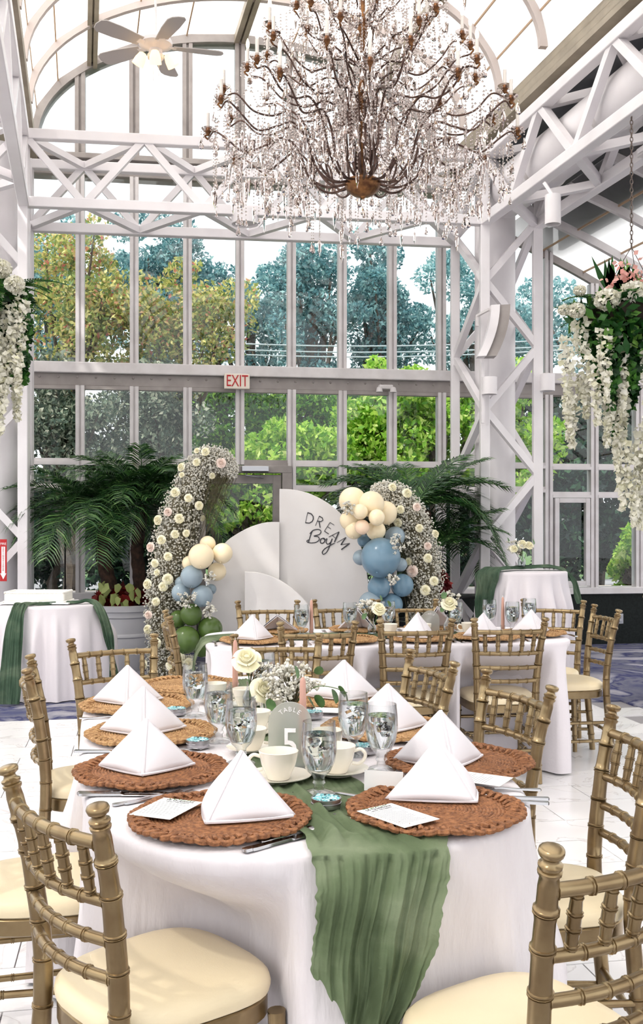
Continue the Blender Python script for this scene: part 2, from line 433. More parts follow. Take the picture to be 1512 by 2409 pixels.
# ---- barrel vault: ribs, purlins, milky panels
ceil = tag(empty('ceiling'), kind='structure')
def milky(name):
    m, nt, b = newmat(name); nt.nodes.remove(b)
    t = N(nt, 'ShaderNodeBsdfTranslucent'); t.inputs['Color'].default_value = (.98, .965, .955, 1)
    tr = N(nt, 'ShaderNodeBsdfTransparent'); tr.inputs['Color'].default_value = (1, .99, .98, 1)
    mx = N(nt, 'ShaderNodeMixShader'); mx.inputs[0].default_value = .42
    nt.links.new(t.outputs[0], mx.inputs[1]); nt.links.new(tr.outputs[0], mx.inputs[2])
    nt.links.new(mx.outputs[0], nt.nodes['Material Output'].inputs['Surface']); return m
M['milky'] = milky('milky_roof_panel')
NR, RS = 15, .96
def vault(u, z, t): return W0 + lw * u + UZ * z - dd * t
for k in range(1, NR): arch_band(W0 - dd * (RS * k), -.05, .02, -.03, .03, 'rib', M['rib'], ceil)
SEG = 12
ap = arc_pts(SEG, .03)
for k in range(NR - 1):
    for i in range(SEG):
        (a, z), (b_, y) = ap[i], ap[i + 1]; t0, t1 = RS * k + .02, RS * (k + 1) - .02
        mb = MB(); q = [vault(a, z, t0), vault(b_, y, t0), vault(b_, y, t1), vault(a, z, t1)]
        up = (q[1] - q[0]).cross(q[3] - q[0]).normalized() * .006
        mb.add(q + [p + up for p in q], [(0, 1, 2, 3), (7, 6, 5, 4), (0, 4, 5, 1), (1, 5, 6, 2), (2, 6, 7, 3), (3, 7, 4, 0)])
        mb.build('roof_panel', M['milky'], ceil, False)
for i in range(1, SEG):
    a, z = ap[i]
    if i in (3, 6, 9): continue
    MB().bar(vault(a, z - .015, 0), vault(a, z - .015, RS * (NR - 1)), .014, .02).build('muntin', M['muntin'], ceil, False)
for i, w in ((3, .09), (6, .11), (9, .09)):
    a, z = ap[i]; mb = MB(); mb.bar(vault(a - w * .35, z - .06, 0), vault(a - w * .35, z - .06, RS * (NR - 1)), w * .5, .09); mb.bar(vault(a + w * .35, z - .06, 0), vault(a + w * .35, z - .06, RS * (NR - 1)), w * .5, .09)
    mb.bar(vault(a, z - .03, 0), vault(a, z - .03, RS * (NR - 1)), w * .4, .06)
    mb.build('purlin', M['beige_beam'], ceil, False)
# eaves beams
LT = RS * (NR - 1)
for s, u in ((-1, UC - VA - .06), (1, UC + VA + .12)):
    mb = MB()
    for q in range(5):
        uo = u + s * (q - 2) * .02; zz = 5.36 + q * .055
        mb.bar(vault(uo - s * .02 * (q % 2), zz, 0), vault(uo - s * .02 * (q % 2), zz, LT), .16, .058)
    mb.bar(vault(u + s * .16, 5.31, 0), vault(u + s * .16, 5.31, LT), .3, .05)
    mb.build('eaves_beam', M['beige_beam'], ceil, False)
mb = MB(); mb.bar(vault(2.15, 5.30, 0), vault(2.15, 5.30, LT), 1.35, .05); mb.build('soffit', M['soffit'], ceil, False)
mb = MB(); mb.bar(vault(2.85, 4.98, 0), vault(2.85, 4.98, LT), .06, .66); mb.build('fascia', M['soffit'], ceil, False)

# right aisle lean-to roof
def azz(t): return 4.80 - .36 * t - .075 * t * t
AT = [0, .5, 1.0, 1.5, 2.0, 2.5, 3.0, 3.5]
for k in range(NR + 1):
    base = W0 - dd * (RS * k * .9) + lw * 2.12
    pts = [base + lw * (3.5 * i / 24) + UZ * azz(3.5 * i / 24) for i in range(25)]
    mb = MB()
    vs = []
    for p in pts:
        for (a, c) in ((-.03, -.045), (.03, -.045), (.03, .045), (-.03, .045)): vs.append(p + nw * a + UZ * c)
    fs = [(i * 4 + q, i * 4 + (q + 1) % 4, i * 4 + 4 + (q + 1) % 4, i * 4 + 4 + q) for i in range(24) for q in range(4)] + [(0, 1, 2, 3), (99, 98, 97, 96)]
    mb.add(vs, fs).build('rib', M['white_frame'] if k else M['grey_frame'], ceil, True, .5)
    if k < NR:
        for i in range(7):
            t0, t1 = AT[i], AT[i + 1]; b2 = base - dd * (RS * .9)
            q = [base + lw * t0 + UZ * (azz(t0) + .05), base + lw * t1 + UZ * (azz(t1) + .05), b2 + lw * t1 + UZ * (azz(t1) + .05), b2 + lw * t0 + UZ * (azz(t0) + .05)]
            MB().add(q + [p + UZ * .006 for p in q], [(0, 1, 2, 3), (7, 6, 5, 4), (0, 4, 5, 1), (1, 5, 6, 2), (2, 6, 7, 3), (3, 7, 4, 0)]).build('roof_panel', M['milky'], ceil, False)
for t in AT[1:]:
    p = W0 + lw * (2.12 + t) + UZ * (azz(t) + .03); MB().bar(p, p - dd * (RS * .9 * NR), .014, .02).build('muntin', M['muntin'], ceil, False)
# left aisle lean-to roof, mirrored
for k in range(NR + 1):
    base = W0 - dd * (RS * k * .9) - lw * 3.75
    vs = []
    for i in range(13):
        t = 3.0 * i / 12; p = base - lw * t + UZ * azz(t)
        for (a, c) in ((-.03, -.045), (.03, -.045), (.03, .045), (-.03, .045)): vs.append(p + nw * a + UZ * c)
    MB().add(vs, [(i * 4 + q, i * 4 + (q + 1) % 4, i * 4 + 4 + (q + 1) % 4, i * 4 + 4 + q) for i in range(12) for q in range(4)] + [(0, 1, 2, 3), (51, 50, 49, 48)]).build('rib', M['white_frame'], ceil, True, .5)
    if k < NR:
        for i in range(2):
            t0, t1 = 1.5 * i, 1.5 * (i + 1); b2 = base - dd * (RS * .9)
            q = [base - lw * t0 + UZ * (azz(t0) + .06), base - lw * t1 + UZ * (azz(t1) + .06), b2 - lw * t1 + UZ * (azz(t1) + .06), b2 - lw * t0 + UZ * (azz(t0) + .06)]
            MB().add(q + [p + UZ * .006 for p in q], [(0, 1, 2, 3), (7, 6, 5, 4), (0, 4, 5, 1), (1, 5, 6, 2), (2, 6, 7, 3), (3, 7, 4, 0)]).build('roof_panel', M['milky'], ceil, False)
# right aisle windows
win_r = tag(empty('window_4'), kind='structure')
UR = [2.69 + .565 * k for k in range(6)]
for u in UR[1:]: mullion(win_r, u, .68, azz(u - 2.12) - .03)
for i in range(5):
    a, b_ = UR[i] + .045, UR[i + 1] - .045
    for z0, z1 in ((.68, 1.77), (1.77, 2.10), (2.10, 2.94)):
        pane(win_r, [(a, z0 + .03), (b_, z0 + .03), (b_, z1 - .03), (a, z1 - .03)])
    pane(win_r, [(a, 3.19), (b_, 3.19), (b_, azz(b_ - 2.12) - .03), (a, azz(a - 2.12) - .03)])
    for z in (1.77, 2.10): transom(win_r, a, b_, z)
    cs = MB(); wbox(cs, a + .02, a + .075, .70, 1.73, -.07, 0); wbox(cs, b_ - .075, b_ - .02, .70, 1.73, -.07, 0)
    wbox(cs, a + .075, b_ - .075, 1.675, 1.73, -.07, 0); wbox(cs, a + .075, b_ - .075, .70, .755, -.07, 0)
    if i in (0, 3): cs.build('casement', M['white_frame'], win_r, False, bevel=.006)
ou = MB(); wbox(ou, 3.56, 3.63, .24, .36, -.012, 0); wbox(ou, 3.58, 3.61, .26, .29, -.018, 0); wbox(ou, 3.58, 3.61, .31, .34, -.018, 0)
tag(ou.build('power_outlet', M['tin'], None, False, bevel=.003), 'metal power outlet plate on the black wall under the right window', 'outlet')

# ---- steel trusses
def lacing(par, a0, a1, b0, b1, n, w, flip=0, name='brace'):
    # zigzag between line a (a0->a1) and line b (b0->b1)
    for i in range(2 * n):
        t0, t1 = i / (2 * n), (i + 1) / (2 * n)
        if (i + flip) % 2 == 0: p, q = a0.lerp(a1, t0), b0.lerp(b1, t1)
        else: p, q = b0.lerp(b1, t0), a0.lerp(a1, t1)
        MB().bar(p, q, w).build(name, M['white_steel'], par, False)
def box_truss(root, c, n, w=.095, lw_=.065, ends=False):
    # c = 4 chords [(p0,p1)] in ring order
    for p, q in c: MB().bar(p, q, w).build('chord', M['white_steel'], root, False, bevel=.008)
    for k in range(4):
        (a0, a1), (b0, b1) = c[k], c[(k + 1) % 4]
        lacing(root, a0, a1, b0, b1, n, lw_, k % 2)
TLF = V(-2.80, 9.60, 0); TRF = V(1.63, 10.20, 0)      # tower front inner posts
DEP = dd * .83
zb, zt = 4.46, 5.10
tr = thing('roof_truss', 'white steel box truss spanning the hall in front of the window wall', 'truss', TLF)
loc = lambda p: p - TLF
box_truss(tr, [(loc(TLF + UZ * zt), loc(TRF + UZ * zt)), (loc(TLF + UZ * zb), loc(TRF + UZ * zb)), (loc(TLF + DEP + UZ * zb), loc(TRF + DEP + UZ * zb)), (loc(TLF + DEP + UZ * zt), loc(TRF + DEP + UZ * zt))], 4)
def tower(base, side, label):
    t = thing('column_tower', label, 'column', base)
    s = ll * (.57 * side); o = V(0, 0, 0)
    cs = [o, s, s + DEP, DEP]
    box_truss(t, [(p + UZ * .0, p + UZ * 5.15) for p in cs], 4)
    c = s * .5 + DEP * .5
    MB().lathe([(.27, 0), (.27, .08), (.21, .09), (.21, 5.1)], 32, c).build('round_column', M['white_steel'], t)
    return t
tower_r = tower(TRF, 1, 'white lattice tower around a round column to the right of the window wall')
tower_l = tower(TLF, -1, 'white lattice tower around a round column at the left picture edge')
def side_truss(base, side, label):
    t = thing('roof_truss', label, 'truss', base); L = -dd * 10.3; s = ll * (.57 * side); o = V(0, 0, 0)
    box_truss(t, [(o + UZ * zt, o + L + UZ * zt), (o + UZ * zb, o + L + UZ * zb), (o + s + UZ * zb, o + s + L + UZ * zb), (o + s + UZ * zt, o + s + L + UZ * zt)], 8, .1, .07)
    return t
st_r = side_truss(TRF, 1, 'white steel truss running toward the viewer at upper right, beside the duct')
st_l = side_truss(TLF, -1, 'white steel truss running toward the viewer along the left edge')
dct = thing('air_duct', 'large round white air duct inside the upper right truss', 'duct', TRF + ll * .30 + UZ * 4.80)
MB().tube([dd * .3, -dd * 10.3], .235, 32).build('pipe', M['white_steel'], dct)
for k in range(5):
    p = -dd * (.7 + 1.3 * k); MB().tube([p, p - dd * .02, p - dd * .05, p - dd * .07], [.236, .25, .25, .236], 32).build('seam', M['white_frame'], dct)
# strip light under truss
stl = thing('strip_light', 'long white strip light under the upper right truss', 'light', TRF + ll * .45 + UZ * (zb - .07) - dd * 3.6)
MB().bar(dd * 1.4, -dd * 1.4, .13, .07).build('housing', M['white_frame'], stl, False, bevel=.01)
MB().bar(dd * 1.35 + ll * -.07, -dd * 1.35 + ll * -.07, .02, .04).build('diffuser', M['white_steel'], stl, False)

# ---- small fixtures
def text_me(s, size=1, ext=.002, name='lettering', align='CENTER', space=1.0):
    cu = bpy.data.curves.new(name, 'FONT'); cu.body = s; cu.size = size; cu.extrude = ext; cu.align_x = align; cu.align_y = 'CENTER'; cu.space_character = space; cu.resolution_u = 3
    o = bpy.data.objects.new(name, cu); col.objects.link(o)
    me = bpy.data.meshes.new_from_object(o.evaluated_get(bpy.context.evaluated_depsgraph_get()))
    bpy.data.objects.remove(o); bpy.data.curves.remove(cu); me.name = name; me.materials.clear(); return me
M['sign_cream'] = pmat('sign_cream', rgb(240, 230, 215), .5); M['red'] = pmat('sign_red', rgb(190, 26, 30), .5); M['sign_white'] = pmat('sign_white', rgb(245, 240, 240), .5)
uE = -.97
ex = thing('exit_sign', 'cream EXIT sign with red letters above the glass door', 'exit sign', W(uE, 3.0, -.16), A9)
MB().box((0, 0, 0), (.28, .06, .17)).build('sign_box', M['sign_cream'], ex, False, bevel=.01)
MB().box((0, .07, .05), (.1, .1, .05)).build('bracket', M['grey_frame'], ex, False)
me = text_me('EXIT', .145, .003); o = link('lettering', me, M['red'], ex); o.rotation_euler = (PI / 2, 0, 0); o.location = (0, -.032, -.002); o.scale = (.82, 1.25, 1)
em = thing('emergency_light', 'small white twin-head emergency light on the grey beam', 'light', W(.72, 2.98, -.1), A9)
MB().box((0, 0, .0), (.16, .08, .05)).build('case', M['white_frame'], em, False, bevel=.01)
for s in (-1, 1): MB().lathe([(.01, .03), (.03, .02), (.04, -.03), (.03, -.035), (0, -.03)], 16, (s * .08, -.04, -.03)).build('lamp_head', M['white_frame'], em)
# loudspeaker: curved line array
sp = thing('loudspeaker', 'curved white and grey loudspeaker bracketed to the right tower', 'loudspeaker', P(1150, 800, 10.0))
def sp_prof(t): return V(.10 - .22 * (1 - t) ** 2 * .6, 0, -.17 + .50 * t)
for nm, x0, x1, mt in (('cabinet', -.09, -.01, 'white_steel'), ('grille', -.01, .09, 'grey_frame')):
    mb = MB(); vs = []
    for i in range(9):
        p = sp_prof(i / 8)
        for (a, b_) in ((x0, -.07), (x1, -.1), (x1, .07), (x0, .07)): vs.append(p + V(a, b_, 0))
    mb.add(vs, [(i * 4 + q, i * 4 + (q + 1) % 4, i * 4 + 4 + (q + 1) % 4, i * 4 + 4 + q) for i in range(8) for q in range(4)] + [(3, 2, 1, 0), (32, 33, 34, 35)])
    mb.build(nm, M[mt], sp, True, .6)
MB().bar((0, .0, .30), (-.1, .12, .26), .03, .02).bar((-.1, .12, .26), (-.1, .12, .16), .03).build('bracket', M['white_frame'], sp, False)
def cyl_light(name, label, loc, r, h, cat='light', dark=True):
    t = thing(name, label, cat, loc)
    MB().lathe([(0, h), (r, h), (r, 0), (r * .92, 0), (r * .9, h * .3), (0, h * .32)], 24).build('can', M['white_steel'], t)
    MB().lathe([(0, h * .14), (r * .88, h * .14)], 24).build('lamp_glass', M['black'] if dark else M['white_frame'], t)
    return t
c = cyl_light('spotlight', 'white cylinder spotlight hanging under the upper right truss', P(1300, 528, 8.4), .065, .24)
MB().bar((0, 0, .24), (-.06, .05, .36), .025).build('bracket', M['white_steel'], c, False)
for px, py, z, lb in ((1151, 928, 10.05, 'round white sconce on the front left post of the right tower'), (1287, 920, 10.28, 'round white sconce on the front right post of the right tower')):
    c = cyl_light('sconce', lb, P(px, py, z), .075, .17)
    MB().box((-.06, .04, .02), (.03, .03, .6)).build('backplate', M['white_steel'], c, False, bevel=.004)
c = cyl_light('uplight', 'grey can light hanging on the cross truss beside the chandelier', P(576, 528, 9.9), .13, .13, dark=False)
MB().bar((0, 0, .13), (0, 0, .3), .03).build('bracket', M['white_steel'], c, False)
# fire extinguisher sign on left round column
fs_ = thing('fire_extinguisher_sign', 'red FIRE EXTINGUISHER sign with white arrow on the left column', 'sign', P(8, 1318, 9.35))
MB().box((0, 0, 0), (.062, .006, .385)).build('panel', M['red'], fs_, False)
me = text_me('FIRE', .03, .001); o = link('lettering', me, M['sign_white'], fs_); o.rotation_euler = (PI / 2, 0, 0); o.location = (0, -.004, .15)
MB().prism([(-.017, .125), (.017, .125), (.017, -.12), (.028, -.12), (0, -.175), (-.028, -.12), (-.017, -.12)], 0, .001, (V(0, -.005, 0), V(1, 0, 0), V(0, 0, 1), V(0, 1, 0))).build('arrow', M['sign_white'], fs_, False)
for i, ch in enumerate('EXTINGUISHER'):
    me = text_me(ch, .02, .0008); o = link('lettering', me, M['red'], fs_); o.rotation_euler = (PI / 2, 0, 0); o.location = (0, -.0065, .112 - i * .0185)
# ================================================================== OUTDOORS
M['grass'] = pmat('lawn', rgb(92, 120, 60), .9, c2=rgb(70, 98, 50), scale=2)
M['paving'] = pmat('terrace_paving', rgb(170, 162, 158), .8, c2=rgb(140, 134, 132), scale=3)
tag(MB().box((0, 45, -.25), (140, 66, .3)).build('lawn', M['grass'], None, False), kind='structure')
tp = MB(); tp.box(W(0, -.08, 2.2), (30, 4.0, .1), RW); tag(tp.build('terrace', M['paving'], None, False), kind='structure')
gw = thing('garden_wall', 'low pale stone ledge outside beyond the windows', 'wall', W(0, 0, 4.3), A9)
random.seed(3)
stone_m = [pmat('ledge_stone', rgb(206, 200, 190), .85, c2=rgb(170, 162, 152), scale=9), pmat('ledge_stone_dark', rgb(176, 168, 160), .85, c2=rgb(150, 142, 134), scale=9)]
x = -6.0
while x < 7:
    w = random.uniform(.5, .8)
    for r in range(1):
        MB().box((x + w / 2 + r * .2, random.uniform(-.02, .02), .2), (w - .02, .3, .42)).build('stone', stone_m[random.randrange(2)], gw, False, bevel=.02)
    x += w
def leafcloud(n, clumps, size, asp=.5, flat=0.0, seed=0, shell=.55):
    rs = np.random.RandomState(seed)
    cl = np.array([c[:3] for c in clumps], float); rd = np.array([c[3:6] for c in clumps], float)
    w = rd.prod(1) ** (2 / 3); idx = rs.choice(len(cl), n, p=w / w.sum())
    d = rs.normal(size=(n, 3)); d /= np.linalg.norm(d, axis=1)[:, None]
    r = shell + (1 - shell) * rs.rand(n) ** .6
    p = cl[idx] + d * rd[idx] * r[:, None]
    a = rs.normal(size=(n, 3)); a[:, 2] *= 1 - flat; a /= np.linalg.norm(a, axis=1)[:, None]
    b = np.cross(a, rs.normal(size=(n, 3))); b /= np.linalg.norm(b, axis=1)[:, None]
    s = size * (.6 + .8 * rs.rand(n))[:, None]
    v = np.stack([p - a * s, p - b * s * asp, p + a * s, p + b * s * asp], 1).reshape(-1, 3)
    f = np.arange(4 * n).reshape(n, 4); return v, f
def clumps(c, R, n, rr, seed):
    rs = np.random.RandomState(seed); out = []
    for _ in range(n):
        d = rs.normal(size=3); d /= np.linalg.norm(d); k = rs.rand() ** .4
        q = np.array(c) + d * np.array(R) * k; r = rr * (.7 + .6 * rs.rand()); out.append((*q, r, r, r * .8))
    return out
M['bark'] = pmat('bark', rgb(92, 78, 66), .9, c2=rgb(64, 54, 46), scale=14, bump=.5)
def branch_tube(mb, p, q, r0, r1, wob=.1, seed=0):
    rs = random.Random(seed); pts = [p.lerp(q, t) + V(rs.uniform(-wob, wob), rs.uniform(-wob, wob), 0) * math.sin(PI * t) for t in (0, .25, .5, .75, 1)]
    mb.tube(pts, [r0 + (r1 - r0) * i / 4 for i in range(5)], 7)
def tree(name, label, base, c, R, ncl, rr, nleaf, size, mat, seed, trunk=.12, group='trees outside the windows', asp=.5, cat='tree'):
    t = thing(name, label, cat, base, group=group); o = Vector(base)
    cl = clumps(Vector(c) - o, R, ncl, rr, seed)
    v, f = leafcloud(nleaf, cl, size, asp, 0, seed)
    me = npmesh('foliage', v, f); fo = link('foliage', me, mat, t); fo['kind'] = 'stuff'
    mb = MB(); cc = Vector(c) - o
    branch_tube(mb, V(0, 0, 0), V(cc.x * .6, cc.y * .6, cc.z), trunk, trunk * .5, .15, seed)
    for k, q in enumerate(cl[:min(14, ncl)]): branch_tube(mb, V(cc.x * .4, cc.y * .4, max(.5, cc.z * .6)), Vector(q[:3]), trunk * .4, trunk * .1, .1, seed + k)
    mb.build('trunk', M['bark'], t)
    return t
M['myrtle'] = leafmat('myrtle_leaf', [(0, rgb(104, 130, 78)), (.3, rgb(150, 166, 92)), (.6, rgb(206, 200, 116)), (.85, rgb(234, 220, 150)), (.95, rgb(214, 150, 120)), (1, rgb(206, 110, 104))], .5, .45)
M['myrtle_dim'] = leafmat('myrtle_leaf_shaded', [(0, rgb(60, 78, 66)), (.5, rgb(102, 118, 100)), (.85, rgb(156, 164, 140)), (1, rgb(226, 222, 200))], .35, .3)  # greyer, darker copy of the myrtle leaves: lower crown's shade put into the colour
M['pine'] = leafmat('pine_needles', [(0, rgb(84, 134, 140)), (.5, rgb(128, 176, 180)), (.85, rgb(172, 208, 208)), (1, rgb(210, 230, 226))], .5, .45)
M['pine_dark'] = leafmat('pine_needles_dark', [(0, rgb(62, 110, 118)), (.5, rgb(106, 156, 162)), (1, rgb(166, 204, 200))], .5, .4)
M['shrub'] = leafmat('shrub_leaf', [(0, rgb(92, 146, 46)), (.4, rgb(150, 198, 66)), (.8, rgb(204, 230, 104)), (1, rgb(234, 242, 160))], .5, .5)
M['thuja'] = leafmat('thuja_leaf', [(0, rgb(48, 96, 44)), (.5, rgb(96, 156, 58)), (.9, rgb(156, 202, 80)), (1, rgb(190, 220, 104))], .5, .4)
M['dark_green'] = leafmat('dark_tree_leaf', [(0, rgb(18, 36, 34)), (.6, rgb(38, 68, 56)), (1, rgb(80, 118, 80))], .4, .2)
def tr_at(px0, px1, py0, py1, Z, *a, **k): pass
def put(name, label, px, py_c, Z, rx, rz, ncl, rr, n, size, mat, seed, **k):
    c = P(px, py_c, Z); return tree(name, label, (c.x, Z, 0), c, (rx, rx * .6, rz), ncl, rr, n, size, M[mat], seed, **k)
# crape myrtles on the left
put('myrtle_tree', 'yellow-green small-leaved tree with reddish tips behind the far left window bays', 170, 720, 16.5, 1.15, 1.35, 50, .34, 11000, .045, 'myrtle', 11)
put('myrtle_tree', 'yellow-green small-leaved tree with reddish tips left of the EXIT sign', 425, 765, 17.0, 1.1, 1.05, 42, .34, 9500, .045, 'myrtle', 12)
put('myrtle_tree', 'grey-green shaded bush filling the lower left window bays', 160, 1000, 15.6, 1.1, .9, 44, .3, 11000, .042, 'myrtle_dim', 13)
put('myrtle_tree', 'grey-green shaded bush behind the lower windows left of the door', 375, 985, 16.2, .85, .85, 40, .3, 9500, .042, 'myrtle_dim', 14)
# pines behind
put('pine_tree', 'tall blue-green pine behind the upper windows at far left', 120, 690, 24, 2.0, 1.7, 46, .42, 13600, 0.058, 'pine', 21, trunk=.2)
put('pine_tree', 'dark blue-green pine behind the third and fourth upper windows', 375, 690, 23, 1.5, 1.75, 46, .42, 14450, 0.054, 'pine_dark', 22, trunk=.2)
put('pine_tree', 'blue-green pine with bright sky gaps behind the fifth upper window', 590, 760, 24, 1.4, 1.75, 30, .36, 8500, 0.051, 'pine', 23, trunk=.2)
put('pine_tree', 'tall blue-green pine behind the sixth and seventh upper windows', 740, 735, 22, 1.1, 1.6, 40, .36, 11900, 0.051, 'pine_dark', 24, trunk=.2)
put('pine_tree', 'broad blue-green pine behind the right-hand upper windows', 900, 725, 23, 1.3, 1.7, 42, .38, 12750, 0.051, 'pine_dark', 25, trunk=.2)
put('pine_tree', 'pale blue-green pine behind the lattice tower', 1110, 760, 24, 2.0, 1.7, 40, .42, 11050, 0.054, 'pine', 26, trunk=.2)
put('pine_tree', 'blue-green pine beyond the right aisle windows', 1400, 800, 23, 2.2, 1.7, 40, .45, 11050, 0.054, 'pine', 27, trunk=.2)
# bright shrubs
for px, pc, Z, lb, sd in ((520, 1030, 19.0, 'upright green conifer shrub just left of the door head', 31), (632, 1030, 18.0, 'upright green conifer shrub above the glass door', 32), (742, 1040, 18.5, 'upright green conifer shrub right of the door head', 33), (840, 1040, 19.0, 'upright green conifer shrub left of the right palm', 34)):
    put('conifer_shrub', lb, px, pc, Z, .52, 1.1, 34, .30, 9000, .05, 'thuja', sd, group='green shrubs outside', cat='shrub')
put('leafy_shrub', 'bright yellow-green leafy shrub behind the door glass', 600, 1165, 17.0, .95, .8, 26, .3, 6000, .06, 'shrub', 35, group='green shrubs outside', cat='shrub')
put('leafy_shrub', 'bright yellow-green leafy shrub behind the tall white panel', 715, 1100, 16.6, .65, .8, 24, .3, 6000, .06, 'shrub', 36, group='green shrubs outside', cat='shrub')
put('leafy_shrub', 'bright yellow-green leafy shrub behind the right palm', 895, 1010, 17.0, .8, 1.2, 34, .34, 9000, .06, 'shrub', 37, group='green shrubs outside', cat='shrub')
put('leafy_shrub', 'bright green leafy shrub right of the right palm', 1015, 1030, 17.4, .8, 1.2, 30, .34, 8000, .06, 'shrub', 38, group='green shrubs outside', cat='shrub')
put('leafy_shrub', 'bright green leafy bush behind the lattice tower', 1180, 1000, 17.6, 1.0, 1.3, 30, .36, 8000, .06, 'shrub', 39, group='green shrubs outside', cat='shrub')
put('leafy_shrub', 'narrow bright green bush behind the far right window', 1485, 1330, 14.0, .3, .7, 14, .2, 3000, .05, 'shrub', 40, group='green shrubs outside', cat='shrub')
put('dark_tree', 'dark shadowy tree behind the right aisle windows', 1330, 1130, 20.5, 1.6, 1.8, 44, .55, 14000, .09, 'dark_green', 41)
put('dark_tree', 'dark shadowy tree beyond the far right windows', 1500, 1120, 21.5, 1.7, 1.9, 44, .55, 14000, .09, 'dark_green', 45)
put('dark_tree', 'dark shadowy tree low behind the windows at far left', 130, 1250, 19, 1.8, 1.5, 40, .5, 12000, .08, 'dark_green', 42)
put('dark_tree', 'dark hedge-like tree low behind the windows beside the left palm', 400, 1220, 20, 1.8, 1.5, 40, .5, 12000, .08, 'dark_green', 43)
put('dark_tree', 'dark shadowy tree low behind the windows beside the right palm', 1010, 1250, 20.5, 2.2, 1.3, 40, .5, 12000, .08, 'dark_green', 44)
# overhead wires
M['wire'] = pmat('wire', rgb(190, 200, 205), .5)
for i, (y0, y1) in enumerate(((792, 781), (806, 796), (818, 806))):
    a = P(300, y0 + 4, 19); b_ = P(1350, y1 + 16, 21); mb = MB(); mb.tube([a.lerp(b_, t / 10) - UZ * .15 * math.sin(PI * t / 10) for t in range(11)], .014, 5)
    tag(mb.build('power_line', M['wire'], None), ['topmost', 'middle', 'lowest'][i] + ' of three thin power lines crossing behind the upper windows', 'power line', 'power lines')
